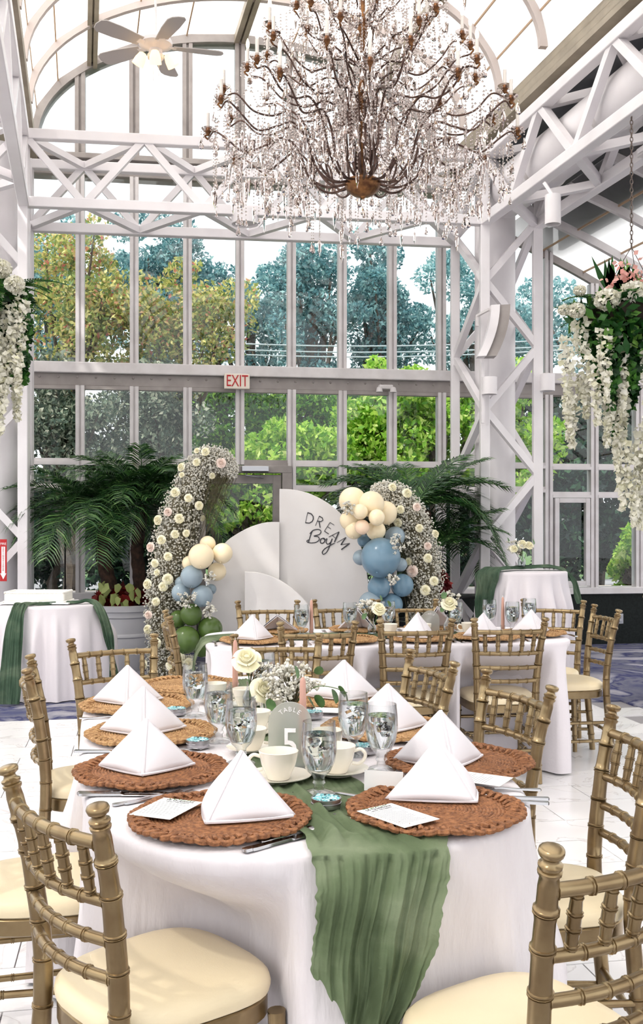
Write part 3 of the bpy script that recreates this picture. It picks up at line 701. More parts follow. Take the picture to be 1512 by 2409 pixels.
# bluish parked car shapes beyond the right window
# ================================================================== CHAIRS
def ringed(p, q, r0, r1, rings, n=10, bump=1.22, bow=None, k=14):
    # tube from p to q with bamboo-like double rings at the fractions given
    p = Vector(p); q = Vector(q); ts = set(i / k for i in range(k + 1)); spec = {}
    L = (q - p).length
    for t in rings:
        e = .0018 / L
        for s in (-1, 1):
            c = t + s * e * 1.5
            for dt, m in ((-e * 1.2, 1.0), (-e * .5, bump), (e * .5, bump), (e * 1.2, 1.0)):
                if 0 < c + dt < 1: spec[c + dt] = m
    ts = sorted(set(list(ts) + list(spec)))
    pts, rs = [], []
    for t in ts:
        b = Vector(bow) * (4 * t * (1 - t)) if bow else V(0, 0, 0)
        pts.append(p.lerp(q, t) + b); rs.append((r0 + (r1 - r0) * t) * spec.get(t, 1.0))
    return pts, rs
def make_chair():
    root = thing('chiavari_chair', 'chair', 'chair')
    g = M['gold']
    zs = [0, .44, .70, .885]
    def post(s):
        base = [V(s * .172, -.235, 0), V(s * .165, -.195, .44), V(s * .178, -.215, .70), V(s * .196, -.25, .872)]
        path = catmull(base, 10); pts, rs = [], []
        ringz = [.10, .25, .40, .50, .585, .66, .74, .81]
        for a, b in zip(path[:-1], path[1:]):
            pts.append(a); rs.append(.0185 + .003 * math.sin(PI * min(1, a.z / .8)))
            for z in ringz:
                if a.z <= z < b.z:
                    for dz, m in ((-.0055, 1.0), (-.0042, 1.13), (-.0018, 1.13), (0, .99), (.0018, 1.13), (.0042, 1.13), (.0055, 1.0)):
                        t = (z + dz - a.z) / (b.z - a.z); p = a.lerp(b, t); pts.append(p); rs.append(.0205 * m)
        o = sorted(range(len(pts)), key=lambda i: pts[i].z); pts = [pts[i] for i in o]; rs = [rs[i] for i in o]
        top = path[-1]; ax = (path[-1] - path[-3]).normalized()
        for h, r in ((0, .0165), (.004, .020), (.010, .021), (.013, .0165), (.016, .020), (.022, .021), (.025, .015), (.031, .0125), (.034, .014), (.038, .0205), (.045, .0225), (.050, .021), (.053, .014), (.054, .001)):
            pts.append(top + ax * h); rs.append(r)
        MB().tube(pts, rs, 14).build('back_post', g, root, True, .9)
    for s in (-1, 1): post(s)
    def back_pt(s, z):
        # post centre line at height z
        t = [(0, .172, -.235), (.44, .165, -.195), (.70, .178, -.215), (.872, .196, -.25)]
        for (z0, x0, y0), (z1, x1, y1) in zip(t[:-1], t[1:]):
            if z <= z1: k = (z - z0) / (z1 - z0); return V(s * (x0 + (x1 - x0) * k), y0 + (y1 - y0) * k, z)
        return V(s * .196, -.25, z)
    BOW = (0, -.035, 0)
    for z, nm in ((.845, 'top_rail'), (.725, 'back_rail'), (.645, 'back_rail'), (.57, 'back_rail')):
        a, b = back_pt(-1, z), back_pt(1, z); pts, rs = ringed(a, b, .0135 if nm == 'top_rail' else .012, .0135 if nm == 'top_rail' else .012, [.03, .2, .36, .5, .64, .8, .97], bow=BOW)
        MB().tube(pts, rs, 10).build(nm, g, root, True, .9)
    for i in range(5):
        t = .135 + .73 * i / 4
        a = back_pt(-1, .725).lerp(back_pt(1, .725), t) + Vector(BOW) * 4 * t * (1 - t); b = back_pt(-1, .845).lerp(back_pt(1, .845), t) + Vector(BOW) * 4 * t * (1 - t)
        pts, rs = ringed(a, b, .009, .009, [.12, .38, .62, .88], k=8); L = (b - a).length
        rs = [r * (1 + .35 * math.sin(PI * (p - a).length / L)) for p, r in zip(pts, rs)]
        MB().tube(pts, rs, 8).build('spindle', g, root, True, .9)
    # seat
    def outline(w0, w1, d0, d1, k=40, e=3.2):
        out = []
        for i in range(k):
            a = 2 * PI * i / k; c, s = math.cos(a), math.sin(a)
            x = abs(c) ** (2 / e) * (1 if c > 0 else -1); y = abs(s) ** (2 / e) * (1 if s > 0 else -1)
            yy = d0 + (d1 - d0) * (y + 1) / 2; w = w0 + (w1 - w0) * (y + 1) / 2; out.append((x * w, yy))
        return out
    o0 = outline(.178, .208, -.205, .205)
    def shell(levels, nm, mat):
        mb = MB(); K = len(o0); vs = []
        cx, cy_ = 0, 0
        for (sc, z) in levels:
            for (x, y) in o0: vs.append((x * sc, y * sc, z))
        fs = [(j * K + i, j * K + (i + 1) % K, (j + 1) * K + (i + 1) % K, (j + 1) * K + i) for j in range(len(levels) - 1) for i in range(K)]
        fs += [tuple(range(K - 1, -1, -1)), tuple(range((len(levels) - 1) * K, len(levels) * K))]
        return mb.add(vs, fs).build(nm, mat, root, True, .7)
    shell([(.97, .385), (1.0, .39), (1.0, .428), (.98, .432)], 'seat_frame', g)
    shell([(.97, .432), (1.015, .438), (1.03, .452), (1.015, .467), (.96, .478), (.8, .486), (.5, .490), (.2, .491)], 'cushion', M['cushion'])
    for s in (-1, 1):
        pts, rs = ringed(V(s * .195, .19, 0), V(s * .185, .175, .40), .014, .020, [.25, .55, .85])
        MB().tube(pts, rs, 12).build('front_leg', g, root, True, .9)
        for z in (.13, .24):
            pts, rs = ringed(V(s * .172, -.225, z), V(s * .192, .185, z), .010, .010, [.3, .5, .7]); MB().tube(pts, rs, 8).build('stretcher', g, root, True, .9)
    for y, z in ((.186, .20), (.184, .30), (-.215, .18)):
        pts, rs = ringed(V(-.188 if y > 0 else -.168, y, z), V(.188 if y > 0 else .168, y, z), .010, .010, [.3, .5, .7]); MB().tube(pts, rs, 8).build('stretcher', g, root, True, .9)
    return root
chair0 = make_chair(); first = [True]
CH = []
def place_chair(bx, by, fx, fy, label, group):
    # bx,by: centre of the top of the back; fx,fy: facing direction
    L = math.hypot(fx, fy); fx /= L; fy /= L
    rz = math.atan2(fy, fx) - PI / 2
    x, y = bx + fx * .25, by + fy * .25
    if first[0]: c = chair0; first[0] = False; c['label'] = label; c['group'] = group; c.location = (x, y, 0); c.rotation_euler = (0, 0, rz)
    else: c = dup(chair0, label, (x, y, 0), rz, group)
    CH.append((x, y, fx, fy)); return c
g5, gb = 'gold chairs around the near table', 'gold chairs around the far table'
place_chair(-.54, 2.06, .76, .65, 'gold bamboo-style chair at the lower left corner, back toward the viewer', g5)
place_chair(.535, 1.775, -.555, .83, 'gold bamboo-style chair at the lower right corner, partly cut off', g5)
place_chair(-1.00, 2.75, .97, .22, 'gold chair at the left picture edge, its seat behind the lower left chair', g5)
place_chair(-1.10, 3.87, .97, .25, 'gold chair seen edge-on from the side at the left of the near table', g5)
place_chair(-.955, 4.70, .52, -.85, 'gold chair facing the viewer at the far left of the near table', g5)
place_chair(-.21, 4.80, .1, -1, 'gold chair at the far end of the near table behind the white rose', g5)
place_chair(.427, 4.04, -.94, -.33, 'gold chair at the right of the near table, farther of the two middle ones', g5)
place_chair(.658, 3.467, -.93, -.376, 'gold chair at the right of the near table, nearer of the two middle ones', g5)
place_chair(.835, 2.74, -1, -.02, 'gold chair at the right picture edge behind the lower right chair', g5)
place_chair(-.02, 5.42, -.14, .99, 'gold chair on the near side of the far table, leftmost of three', gb)
place_chair(.515, 5.56, -.14, .99, 'gold chair on the near side of the far table, middle of three', gb)
place_chair(1.035, 5.62, -.10, .99, 'gold chair on the near side of the far table, rightmost of three', gb)
place_chair(-.885, 5.92, .95, .2, 'gold chair seen edge-on beside the green balloons', gb)
place_chair(-.36, 6.84, .14, -.99, 'gold chair on the far side of the far table before the small white panel', gb)
place_chair(.15, 6.94, .14, -.99, 'gold chair on the far side of the far table, middle of three', gb)
place_chair(.585, 6.95, .14, -.99, 'gold chair on the far side of the far table below the blue balloons', gb)
place_chair(1.57, 6.92, -.35, -.94, 'gold chair in front of the tall cocktail table cloth', gb)
place_chair(1.76, 6.34, -1, -.1, 'gold chair at the right end of the far table on the marble edge', gb)
place_chair(2.66, 8.30, .9, -.35, 'gold chair cut off by the right picture edge on the carpet', gb)

# ================================================================== TABLES
A_T = math.radians(12.8)
def superell(a, b, e, k):
    out = []
    for i in range(k):
        t = 2 * PI * i / k; c, s = math.cos(t), math.sin(t)
        out.append((a * abs(c) ** (2 / e) * (1 if c >= 0 else -1), b * abs(s) ** (2 / e) * (1 if s >= 0 else -1)))
    return out
def even(outline, k):
    pts = [Vector((x, y)) for x, y in outline]; pts.append(pts[0]); L = [0]
    for a, b in zip(pts[:-1], pts[1:]): L.append(L[-1] + (b - a).length)
    out = []; j = 0
    for i in range(k):
        s = L[-1] * i / k
        while L[j + 1] < s: j += 1
        t = (s - L[j]) / (L[j + 1] - L[j] + 1e-12); out.append(pts[j].lerp(pts[j + 1], t))
    return out, L[-1]
def cloth(root, ol, ztop, hem, folds, amp, chairs, rz, mat, seed=0, flare=.05, K=320, rows=34, tight=.8):
    rs = random.Random(seed); ol, per = even(ol, K)
    nf = folds; ph = [rs.uniform(0, 6.28) for _ in range(6)]
    cs, sn = math.cos(rz), math.sin(rz); ox, oy = root.location.x, root.location.y
    vs = []; fs = []
    nrm = []
    for i in range(K):
        d = ol[(i + 1) % K] - ol[i - 1]; nrm.append(Vector((d.y, -d.x)).normalized())
    def fold(i):
        t = 2 * PI * i / K
        w = nf * t + 1.1 * math.sin(3 * t + ph[0]) + .9 * math.sin(5 * t + ph[1])
        return ((.5 + .5 * math.sin(w)) ** 1.5 + .25 * (.5 + .5 * math.sin(2.3 * w + ph[3]))) * (.65 + .35 * math.sin(2 * t + ph[2]))
    # push-in by chair seats
    need = [0.0] * K
    for i in range(K):
        gx = ox + cs * ol[i].x - sn * ol[i].y; gy = oy + sn * ol[i].x + cs * ol[i].y
        nx = cs * nrm[i].x - sn * nrm[i].y; ny = sn * nrm[i].x + cs * nrm[i].y
        for (cx, cy_, fx, fy) in chairs:
            for k in range(60):
                s = .10 - k * .01; X, Y = gx + nx * s, gy + ny * s
                lx = (X - cx) * (fy) - (Y - cy_) * fx; ly = (X - cx) * fx + (Y - cy_) * fy
                if abs(lx / .235) ** 3 + abs(ly / .235) ** 3 < 1: need[i] = max(need[i], .10 - s + .02)
    for _ in range(5): need = [max(need[i], .5 * need[i] + .25 * (need[i - 1] + need[(i + 1) % K])) for i in range(K)]
    for _ in range(3): need = [.5 * need[i] + .25 * (need[i - 1] + need[(i + 1) % K]) if need[i] == 0 else need[i] for i in range(K)]
    lev = [0.0, .003, .012, .03] + [.03 + (1 - .03) * (j / rows) for j in range(1, rows + 1)]
    Ht = ztop - hem
    for j, v in enumerate(lev):
        z = ztop - Ht * v
        for i in range(K):
            out = .012 * smoothstep(0, .012, v) + flare * v + amp * fold(i) * smoothstep(.01, tight, v)
            if need[i] > 0:
                k = smoothstep(.74, .50, z) if z > .5 else 1.0
                out = out * (1 - k) + min(out, .10 - need[i]) * k
            zz = z if j > 0 else ztop
            p = ol[i] + nrm[i] * (out - (.012 if j == 0 else 0)); vs.append((p.x, p.y, zz))
    n = len(lev)
    fs = [(j * K + i, (j + 1) * K + i, (j + 1) * K + (i + 1) % K, j * K + (i + 1) % K) for j in range(n - 1) for i in range(K)]
    # top in rings
    b0 = 0; prev = list(range(K))
    for sc in (.85, .6, .3):
        st = len(vs)
        for i in range(K): vs.append((ol[i].x * sc, ol[i].y * sc, ztop))
        fs += [(prev[i], prev[(i + 1) % K], st + (i + 1) % K, st + i) for i in range(K)]; prev = [st + i for i in range(K)]
    fs.append(tuple(prev))
    return MB().add(vs, fs).build('tablecloth', mat, root, True, 0)
TZ = .765
T5 = thing('banquet_table', 'long oval table under a white floor-length crinkled cloth in the foreground', 'table', (-.19, 3.33, 0), A_T)
cloth(T5, superell(.57, 1.215, 3.6, 400), TZ, .012, 11, .13, CH[:9], A_T, M['cloth'], 4, .03)
MB().prism(superell(.55, 1.19, 3.6, 80), TZ - .035, TZ - .006).build('tabletop', M['white_frame'], T5, False)
A_B = math.radians(8.5)
TB = thing('banquet_table', 'long table under a smooth white floor-length cloth in front of the balloons', 'table', (.375, 6.12, 0), A_B)
cloth(TB, superell(1.06, .47, 5, 400), TZ, .012, 13, .05, CH[9:19], A_B, M['cloth_smooth'], 9, .01, 300, 26)
MB().prism(superell(1.04, .45, 5, 80), TZ - .035, TZ - .006).build('tabletop', M['white_frame'], TB, False)
CK = thing('cake_table', 'small round table under a pleated white cloth at the left, with a sheet cake', 'table', (-2.29, 8.6, 0))
cloth(CK, superell(.40, .40, 2, 200), TZ, .01, 15, .13, [], 0, M['cloth_smooth'], 2, .04, 300, 26, .4)
MB().prism(superell(.39, .39, 2, 60), TZ - .03, TZ - .006).build('tabletop', M['white_frame'], CK, False)
CZ = 1.0
CT = thing('cocktail_table', 'tall round cocktail table under a pleated white cloth at the right', 'table', (1.87, 9.45, 0))
cloth(CT, superell(.385, .385, 2, 200), CZ, .01, 14, .12, [], 0, M['cloth_smooth'], 5, .04, 300, 26, .4)
MB().prism(superell(.375, .375, 2, 60), CZ - .03, CZ - .006).build('tabletop', M['white_frame'], CT, False)

# ---- gauze runners
def gauze_mat(name, c1, c2, c3):
    m, nt, b = newmat(name); tc = nt.nodes.new('ShaderNodeTexCoord')
    n1 = N(nt, 'ShaderNodeTexNoise', Scale=5, Detail=6, Distortion=.6); nt.links.new(tc.outputs['Object'], n1.inputs['Vector'])
    c = ramp(nt, n1.outputs['Fac'], [(.3, c1), (.5, c2), (.72, c3)]); nt.links.new(c, b.inputs['Base Color']); b.inputs['Roughness'].default_value = .85; b.inputs['Specular IOR Level'].default_value = .15
    n2 = N(nt, 'ShaderNodeTexNoise', Scale=55, Detail=4, Distortion=.5); nt.links.new(tc.outputs['Object'], n2.inputs['Vector'])
    bp = N(nt, 'ShaderNodeBump', Strength=.5, Distance=.006); nt.links.new(n2.outputs['Fac'], bp.inputs['Height']); nt.links.new(bp.outputs[0], b.inputs['Normal'])
    t = nt.nodes.new('ShaderNodeBsdfTranslucent'); nt.links.new(c, t.inputs['Color'])
    mx = N(nt, 'ShaderNodeMixShader'); mx.inputs[0].default_value = .25
    nt.links.new(b.outputs[0], mx.inputs[1]); nt.links.new(t.outputs[0], mx.inputs[2]); nt.links.new(mx.outputs[0], nt.nodes['Material Output'].inputs['Surface'])
    return m
M['gauze'] = gauze_mat('sage_gauze', rgb(88, 102, 74), rgb(112, 127, 96), rgb(146, 157, 128))
M['gauze_dark'] = gauze_mat('dark_sage_gauze', rgb(66, 90, 72), rgb(88, 110, 90), rgb(128, 144, 120))
def wr(u, v, s): return .5 * math.sin(17 * u + 3 * math.sin(2.3 * v + s) + s) + .3 * math.sin(31 * u + 5 * v + 2 * s) + .2 * math.sin(9 * v + 13 * u + s)
def runner5():
    # along the table's long axis, then over the near edge
    ct, st = math.cos(A_T), math.sin(A_T)
    ol, _ = even(superell(.57, 1.215, 3.6, 400), 800)
    def edge_y(x):   # near edge of the table at local x
        return -1.215 * (max(0, 1 - (abs(x) / .57) ** 3.6)) ** (1 / 3.6)
    NU, NV = 110, 170; mb = MB()
    def fn(u, v):
        x0 = -.112 + .31 * u                    # across, where it meets the near table edge
        if v < .5:
            k = v / .5; y = 1.10 + (edge_y(x0) - 1.10) * k
            fl = smoothstep(.72, 1.0, k); xn = .01 + .24 * (u - .5)
            xx = xn * (1 - fl) + x0 * fl + .010 * math.sin(8 * k + 4 * u) * (1 - fl)
            z = TZ + .0035 + .0016 * (1 + wr(u, k * 9, 1.0))
            mid = math.exp(-((u - .22) / .24) ** 2) * smoothstep(.70, .88, k)
            z += mid * (.007 * (1 + math.sin(24 * u + 9 * k)) + .005 * (1 + math.sin(47 * u - 22 * k + 2 * math.sin(9 * k))) + .003 * (1 + wr(u, 20 * k, 2)))
            z += smoothstep(.95, .99, k) * .004 * (1 + math.sin(37 * u)) + .0012 * math.sin(80 * u + 40 * k)
            xx += .010 * math.sin(60 * k + 5 * u) * (abs(u - .5) * 2) ** 4
            return (xx, y, z)
        k = (v - .5) / .5
        drop = .225 + .20 * smoothstep(.0, .6, u) + .012 * math.sin(11 * u) + .006 * math.sin(60 * u)
        z = TZ + .008 - drop * k
        kk = k * drop / .42
        xb = -.118 + .150 * u
        xx = x0 + (xb - x0) * kk ** 1.15 + .006 * math.sin(9 * kk + 3 * u) + (.0025 * math.sin(23 * kk + 4 * u) + .002 * math.sin(57 * kk + 9 * math.sin(5 * kk)) + .0012 * math.sin(131 * kk)) * (abs(u - .5) * 2) ** 6
        fo = .022 * (.25 + kk) * math.sin(15 * u + 1.6 * math.sin(1.6 * kk + u)) + .011 * math.sin(37 * u + 2.5 * kk) * (.3 + .7 * kk) + .005 * math.sin(71 * u + 3 * math.sin(4 * kk)) + .0022 * math.sin(140 * u + 7 * kk) + .0025 * math.sin(23 * kk + 9 * u)
        y = edge_y(x0) - .026 - .05 * math.sin(min(1, k * 3) * PI / 2) - .03 * k + fo
        if k < .06: z = TZ + .008 - drop * k * .6; y = edge_y(x0) - (.03 + .05 * math.sin(k * 3 * PI / 2)) * (k / .06)
        return (xx, y, z)
    mb.grid(fn, NU, NV)
    o = mb.build('table_runner', M['gauze'], None, True, 0); o.location = (-.19, 3.33, 0); o.rotation_euler = (0, 0, A_T)
    return tag(o, 'crinkled sage green gauze runner hanging over the near table front', 'table runner')
runner5()
def strip(name, label, path, widths, mat, amp=.012, seed=0, nrm=None, across=None, NU=44):
    # gauze strip along a path of points; across = direction of width for each point
    path = [Vector(p) for p in path]; m = len(path); mb = MB()
    K = 10; pts = catmull(path, K)
    def fn(u, v):
        i = min(len(pts) - 1, int(round(v * (len(pts) - 1)))); f = v * (m - 1); j = min(m - 2, int(f)); t = f - j
        w = (widths[j] * (1 - t) + widths[j + 1] * t) * (1 + .10 * math.sin(19 * v + seed) + .05 * math.sin(47 * v))
        ac = (Vector(across[j]) * (1 - t) + Vector(across[j + 1]) * t).normalized()
        tg = (pts[min(i + 1, len(pts) - 1)] - pts[max(i - 1, 0)]).normalized()
        nn = tg.cross(ac).normalized()
        if nn.z < -.2 or (abs(nn.z) <= .2 and nn.y > 0): nn = -nn
        return pts[i] + ac * (w * (u - .5)) + nn * (amp * (1.1 + wr(u * 1.0, 4 * v, seed)) + amp * .45 * math.sin(37 * u + 5 * math.sin(7 * v + seed)) + amp * .25 * math.sin(63 * u + 11 * v))
    mb.grid(fn, NU, len(pts)); return tag(mb.build(name, mat, None, True, 0), label, 'table runner')
X1, Y1 = V(1, 0, 0), V(0, 1, 0)
# far table runner, left fall
bl = lambda x, y, z: V(.375 + math.cos(A_B) * x - math.sin(A_B) * y, 6.12 + math.sin(A_B) * x + math.cos(A_B) * y, z)
bw = V(-math.sin(A_B), math.cos(A_B), 0)
strip('table_runner', 'short green gauze runner hanging off the left end of the far table', [bl(1.0, 0, TZ + .003), bl(.3, .0, TZ + .003), bl(-.5, 0, TZ + .003), bl(-1.0, 0, TZ + .004), bl(-1.10, 0, TZ - .05), bl(-1.13, -.01, TZ - .18), bl(-1.14, 0, TZ - .27)], [.3, .3, .32, .34, .34, .3, .2], M['gauze'], .0045, 3, across=[bw] * 7)
# cake table runner: left fall, across the front edge of the top, right twisted fall
ck = lambda x, y, z: V(-2.29 + x, 8.6 + y, z)
strip('table_runner', 'dark green gauze runner draped over the cake table, falling at both sides', [ck(-.16, -.60, .02), ck(-.15, -.56, .3), ck(-.14, -.50, .62), ck(-.13, -.42, TZ - .01), ck(-.12, -.33, TZ + .006), ck(.0, -.22, TZ + .006), ck(.25, -.12, TZ + .006), ck(.37, -.06, TZ + .01), ck(.46, -.12, TZ - .10), ck(.52, -.14, .50), ck(.555, -.16, .33), ck(.58, -.17, .12)], [.17, .15, .135, .13, .11, .08, .09, .12, .09, .08, .05, .10], M['gauze_dark'], .012, 6, across=[X1, X1, X1, X1, V(.9, -.4, 0), V(.2, 1, 0), V(.2, 1, 0), V(.3, 1, 0), V(.6, .6, 0), V(.8, .5, 0), V(.8, .4, 0), V(.8, .4, 0)])
ct = lambda x, y, z: V(1.87 + x, 9.45 + y, z)
strip('table_runner', 'dark green gauze runner draped over the tall cocktail table', [ct(-.43, -.30, .30), ct(-.41, -.27, .6), ct(-.38, -.24, .88), ct(-.33, -.2, CZ + .006), ct(-.1, .0, CZ + .012), ct(.1, .02, CZ + .02), ct(.33, .0, CZ + .008), ct(.43, -.08, CZ - .10), ct(.48, -.1, .70)], [.13, .16, .2, .28, .2, .16, .2, .14, .06], M['gauze_dark'], .014, 8, across=[V(.8, -.4, 0), V(.8, -.4, 0), V(.8, -.5, 0), V(.5, -.8, 0), V(.2, 1, 0), V(.2, 1, 0), V(.2, 1, 0), V(.5, .8, 0), V(.5, .8, 0)])

# ================================================================== TABLE SETTINGS
def T5p(px, py, dz=.007):
    return G(px, py, TZ + dz)
def make_mat(mat, name='placemat'):
    root = thing(name, 'mat', 'placemat'); R0 = .165
    prof = [(0.0, .007)]
    for k in range(20):
        r = .006 + k * .0079; prof += [(r, .0052), (r + .0026, .0082), (r + .0053, .0082), (r + .0079, .0052)]
    prof += [(.168, .003), (.168, .0005), (0, .0005)]
    mb = MB(); n = 96; mb.lathe(prof, n)
    for i, v in enumerate(mb.v):
        x, y, z = v; r = math.hypot(x, y)
        if z > .004 and r > .004:
            a = math.atan2(y, x); mb.v[i] = (x, y, z + .0006 * math.sin(a * max(6, int(r * 420)) + r * 900))
    mb.build('woven_disc', mat, root, True, .9)
    mb = MB(); NL = 46
    for k in range(NL):
        a = 2 * PI * k / NL; c = V(math.cos(a), math.sin(a), 0); t = V(-math.sin(a), math.cos(a), 0); w = PI * .178 / NL * 1.02
        pts = []
        for j in range(9):
            b = -PI * .62 + 2 * PI * .62 * j / 8
            pts.append(c * (.172 + .017 * math.cos(b)) + t * (w * math.sin(b) * 1.05) + UZ * (.009 + .003 * math.sin(b + k)))
        mb.tube(pts, [.0045, .006, .0068, .007, .007, .007, .0068, .006, .0045], 6)
        mb.tube([c * .150 + UZ * .008 - t * w * .3, c * .163 + UZ * .013, c * .176 + UZ * .012 + t * w * .25], [.004, .0062, .005], 5)
    mb.build('looped_rim', mat, root, True, .9)
    return root
mats = {}
def placemat(loc, label, light=False, rz=0.0, s=1.0):
    k = 'l' if light else 'd'
    if k not in mats: mats[k] = make_mat(M['raffia_light'] if light else M['raffia']); o = mats[k]
    else: o = copy_tree(mats[k])
    o.location = loc; o.rotation_euler = (0, 0, rz); o.scale = (s, s, 1); o['label'] = label; o['group'] = 'woven round placemats'; return o
def make_napkin():
    # pyramid fold: two doubled triangular panels meeting at a ridge
    root = thing('napkin', 'napkin', 'napkin')
    A = V(0, .04, .138); Fp = V(0, -.085, .002); L = V(-.128, .065, .002); R = V(.128, .065, .002)
    def panel(P0, P1, P2, off, bul, nm):
        # triangle P0 apex, P1 ridge base, P2 side base
        mb = MB(); n = 12; idx = {}; nn = (P1 - P0).cross(P2 - P0).normalized(); vs = []
        if nn.y > 0 or (nn.y == 0): nn = -nn
        for i in range(n + 1):
            for j in range(i + 1):
                a = 1 - i / n; c = j / n; b = 1 - a - c
                p = P0 * a + P1 * b + P2 * c + nn * (off + bul * (27 * a * b * c) + bul * .8 * (b * c) * 4 * (1 - a))
                idx[(i, j)] = len(vs); vs.append(p)
        fs = []
        for i in range(n):
            for j in range(i + 1):
                fs.append((idx[(i, j)], idx[(i + 1, j)], idx[(i + 1, j + 1)]))
                if j < i: fs.append((idx[(i, j)], idx[(i + 1, j + 1)], idx[(i, j + 1)]))
        return mb.add(vs, fs)
    for s, Q in ((1, L), (-1, R)):
        panel(A, Fp, Q, .004, .012, 'p').build('outer_fold', M['napkin'], root, True, 0, solid=.003)
        panel(A - V(0, 0, .006), Fp + V(0, .016, 0), Q * 1.0 + V(0, .012, 0), -.004, .008, 'p').build('inner_fold', M['napkin'], root, True, 0, solid=.003)
    mb = MB()
    for Q in (L, R):
        e = [A.lerp(Fp, t / 10) + V(0, -.003, .001) for t in range(11)]
    mb.tube(e, .0045, 6)
    for Q in (L, R): mb.tube([Fp.lerp(Q, t / 10) + V(0, -.004 - .012 * math.sin(PI * t / 10), .003) for t in range(11)], .004, 6)
    mb.build('folded_edge', M['napkin'], root)
    return root
nap = [None]
def napkin(loc, rz, label, s=(1, 1, 1)):
    if nap[0] is None: nap[0] = make_napkin(); o = nap[0]
    else: o = copy_tree(nap[0])
    o.location = loc; o.rotation_euler = (0, 0, rz); o.scale = s; o['label'] = label; o['group'] = 'white pyramid-folded napkins'; return o

def make_goblet():
    root = thing('water_goblet', 'g', 'glass')
    MB().lathe([(0, .004), (.034, .003), (.037, .006), (.030, .010), (.012, .016), (.011, .024), (.015, .030), (.012, .036), (.014, .044), (.026, .056), (.036, .078), (.0405, .105), (.0400, .135), (.0375, .160), (.0370, .168), (.0355, .168), (.0365, .150), (.0385, .125), (.0385, .105), (.034, .080), (.024, .060), (.0, .052)], 32).build('bowl_and_stem', M['glassware'], root)
    MB().lathe([(0, .054), (.023, .061), (.0335, .081), (.0378, .105), (.0378, .122), (.0365, .140), (0, .140)], 32).build('water', M['water'], root)
    ice = MB(); rs = random.Random(5)
    for k in range(5):
        q = Quaternion((rs.random(), rs.random(), rs.random()), rs.uniform(0, 3)).to_matrix()
        ice.box((rs.uniform(-.012, .012), rs.uniform(-.012, .012), .128 - .007 * k), (.018, .016, .014), q)
    ice.build('ice', M['ice'], root, False)['kind'] = 'stuff'
    return root
gob = [None]
def goblet(loc, label, s=1.1):
    if gob[0] is None: gob[0] = make_goblet(); o = gob[0]
    else: o = copy_tree(gob[0])
    o.location = loc; o.scale = (s, s, s); o.rotation_euler = (0, 0, random.uniform(0, 6)); o['label'] = label; o['group'] = 'water goblets'; return o
def make_cup():
    root = thing('teacup', 'c', 'cup')
    MB().lathe([(0, .006), (.024, .004), (.026, .0), (.028, .004), (.032, .014), (.041, .034), (.0455, .056), (.0475, .066), (.0455, .067), (.043, .056), (.038, .034), (.029, .014), (0, .012)], 36).build('bowl', M['ceramic'], root)
    MB().tube(catmull([(-.042, 0, .052), (-.060, 0, .056), (-.071, 0, .044), (-.066, 0, .028), (-.052, 0, .020), (-.038, 0, .022)], 5), .0045, 8).build('handle', M['ceramic'], root)
    return root
def make_saucer():
    mb = MB().lathe([(0, .002), (.040, .001), (.042, .004), (.060, .010), (.078, .016), (.079, .018), (.060, .014), (.040, .007), (.030, .006), (0, .006)], 48)
    return mb.build('saucer', M['ceramic'], None)
cupp = [None]; sau = [None]
def cup(loc, rz, label, s=1.0, with_saucer=True):
    if cupp[0] is None: cupp[0] = make_cup(); o = cupp[0]
    else: o = copy_tree(cupp[0])
    o.location = Vector(loc) + V(0, 0, .007 * s); o.rotation_euler = (0, 0, rz); o.scale = (s,) * 3; o['label'] = 'ivory teacup ' + label; o['group'] = 'ivory teacups'
    if with_saucer:
        if sau[0] is None: sau[0] = make_saucer(); q = sau[0]
        else: q = sau[0].copy(); col.objects.link(q)
        q.location = loc; q.scale = (s,) * 3; tag(q, 'ivory saucer under the teacup ' + label, 'saucer', 'ivory saucers')
def make_tin():
    root = thing('candy_tin', 't', 'tin')
    MB().lathe([(0, .0), (.034, 0), (.035, .002), (.035, .009), (.0365, .010), (.0365, .012), (.0345, .013), (.0345, .019), (.036, .020), (.036, .022), (.033, .022), (.033, .014), (0, .014)], 36).build('tin_body', M['tin'], root, True, .5)
    mb = MB(); rs = random.Random(2)
    for k in range(46):
        a = rs.uniform(0, 6.28); r = .029 * math.sqrt(rs.random()); mb.ball((r * math.cos(a), r * math.sin(a), .018 + rs.uniform(0, .004)), .0052, 6, 4, (1.2, 1, .7))
    mb.build('candies', M['candy'], root)['kind'] = 'stuff'; return root
tn = [None]
def tin(loc, label):
    if tn[0] is None: tn[0] = make_tin(); o = tn[0]
    else: o = copy_tree(tn[0])
    o.location = loc; o['label'] = label; o['group'] = 'round candy tins'; return o
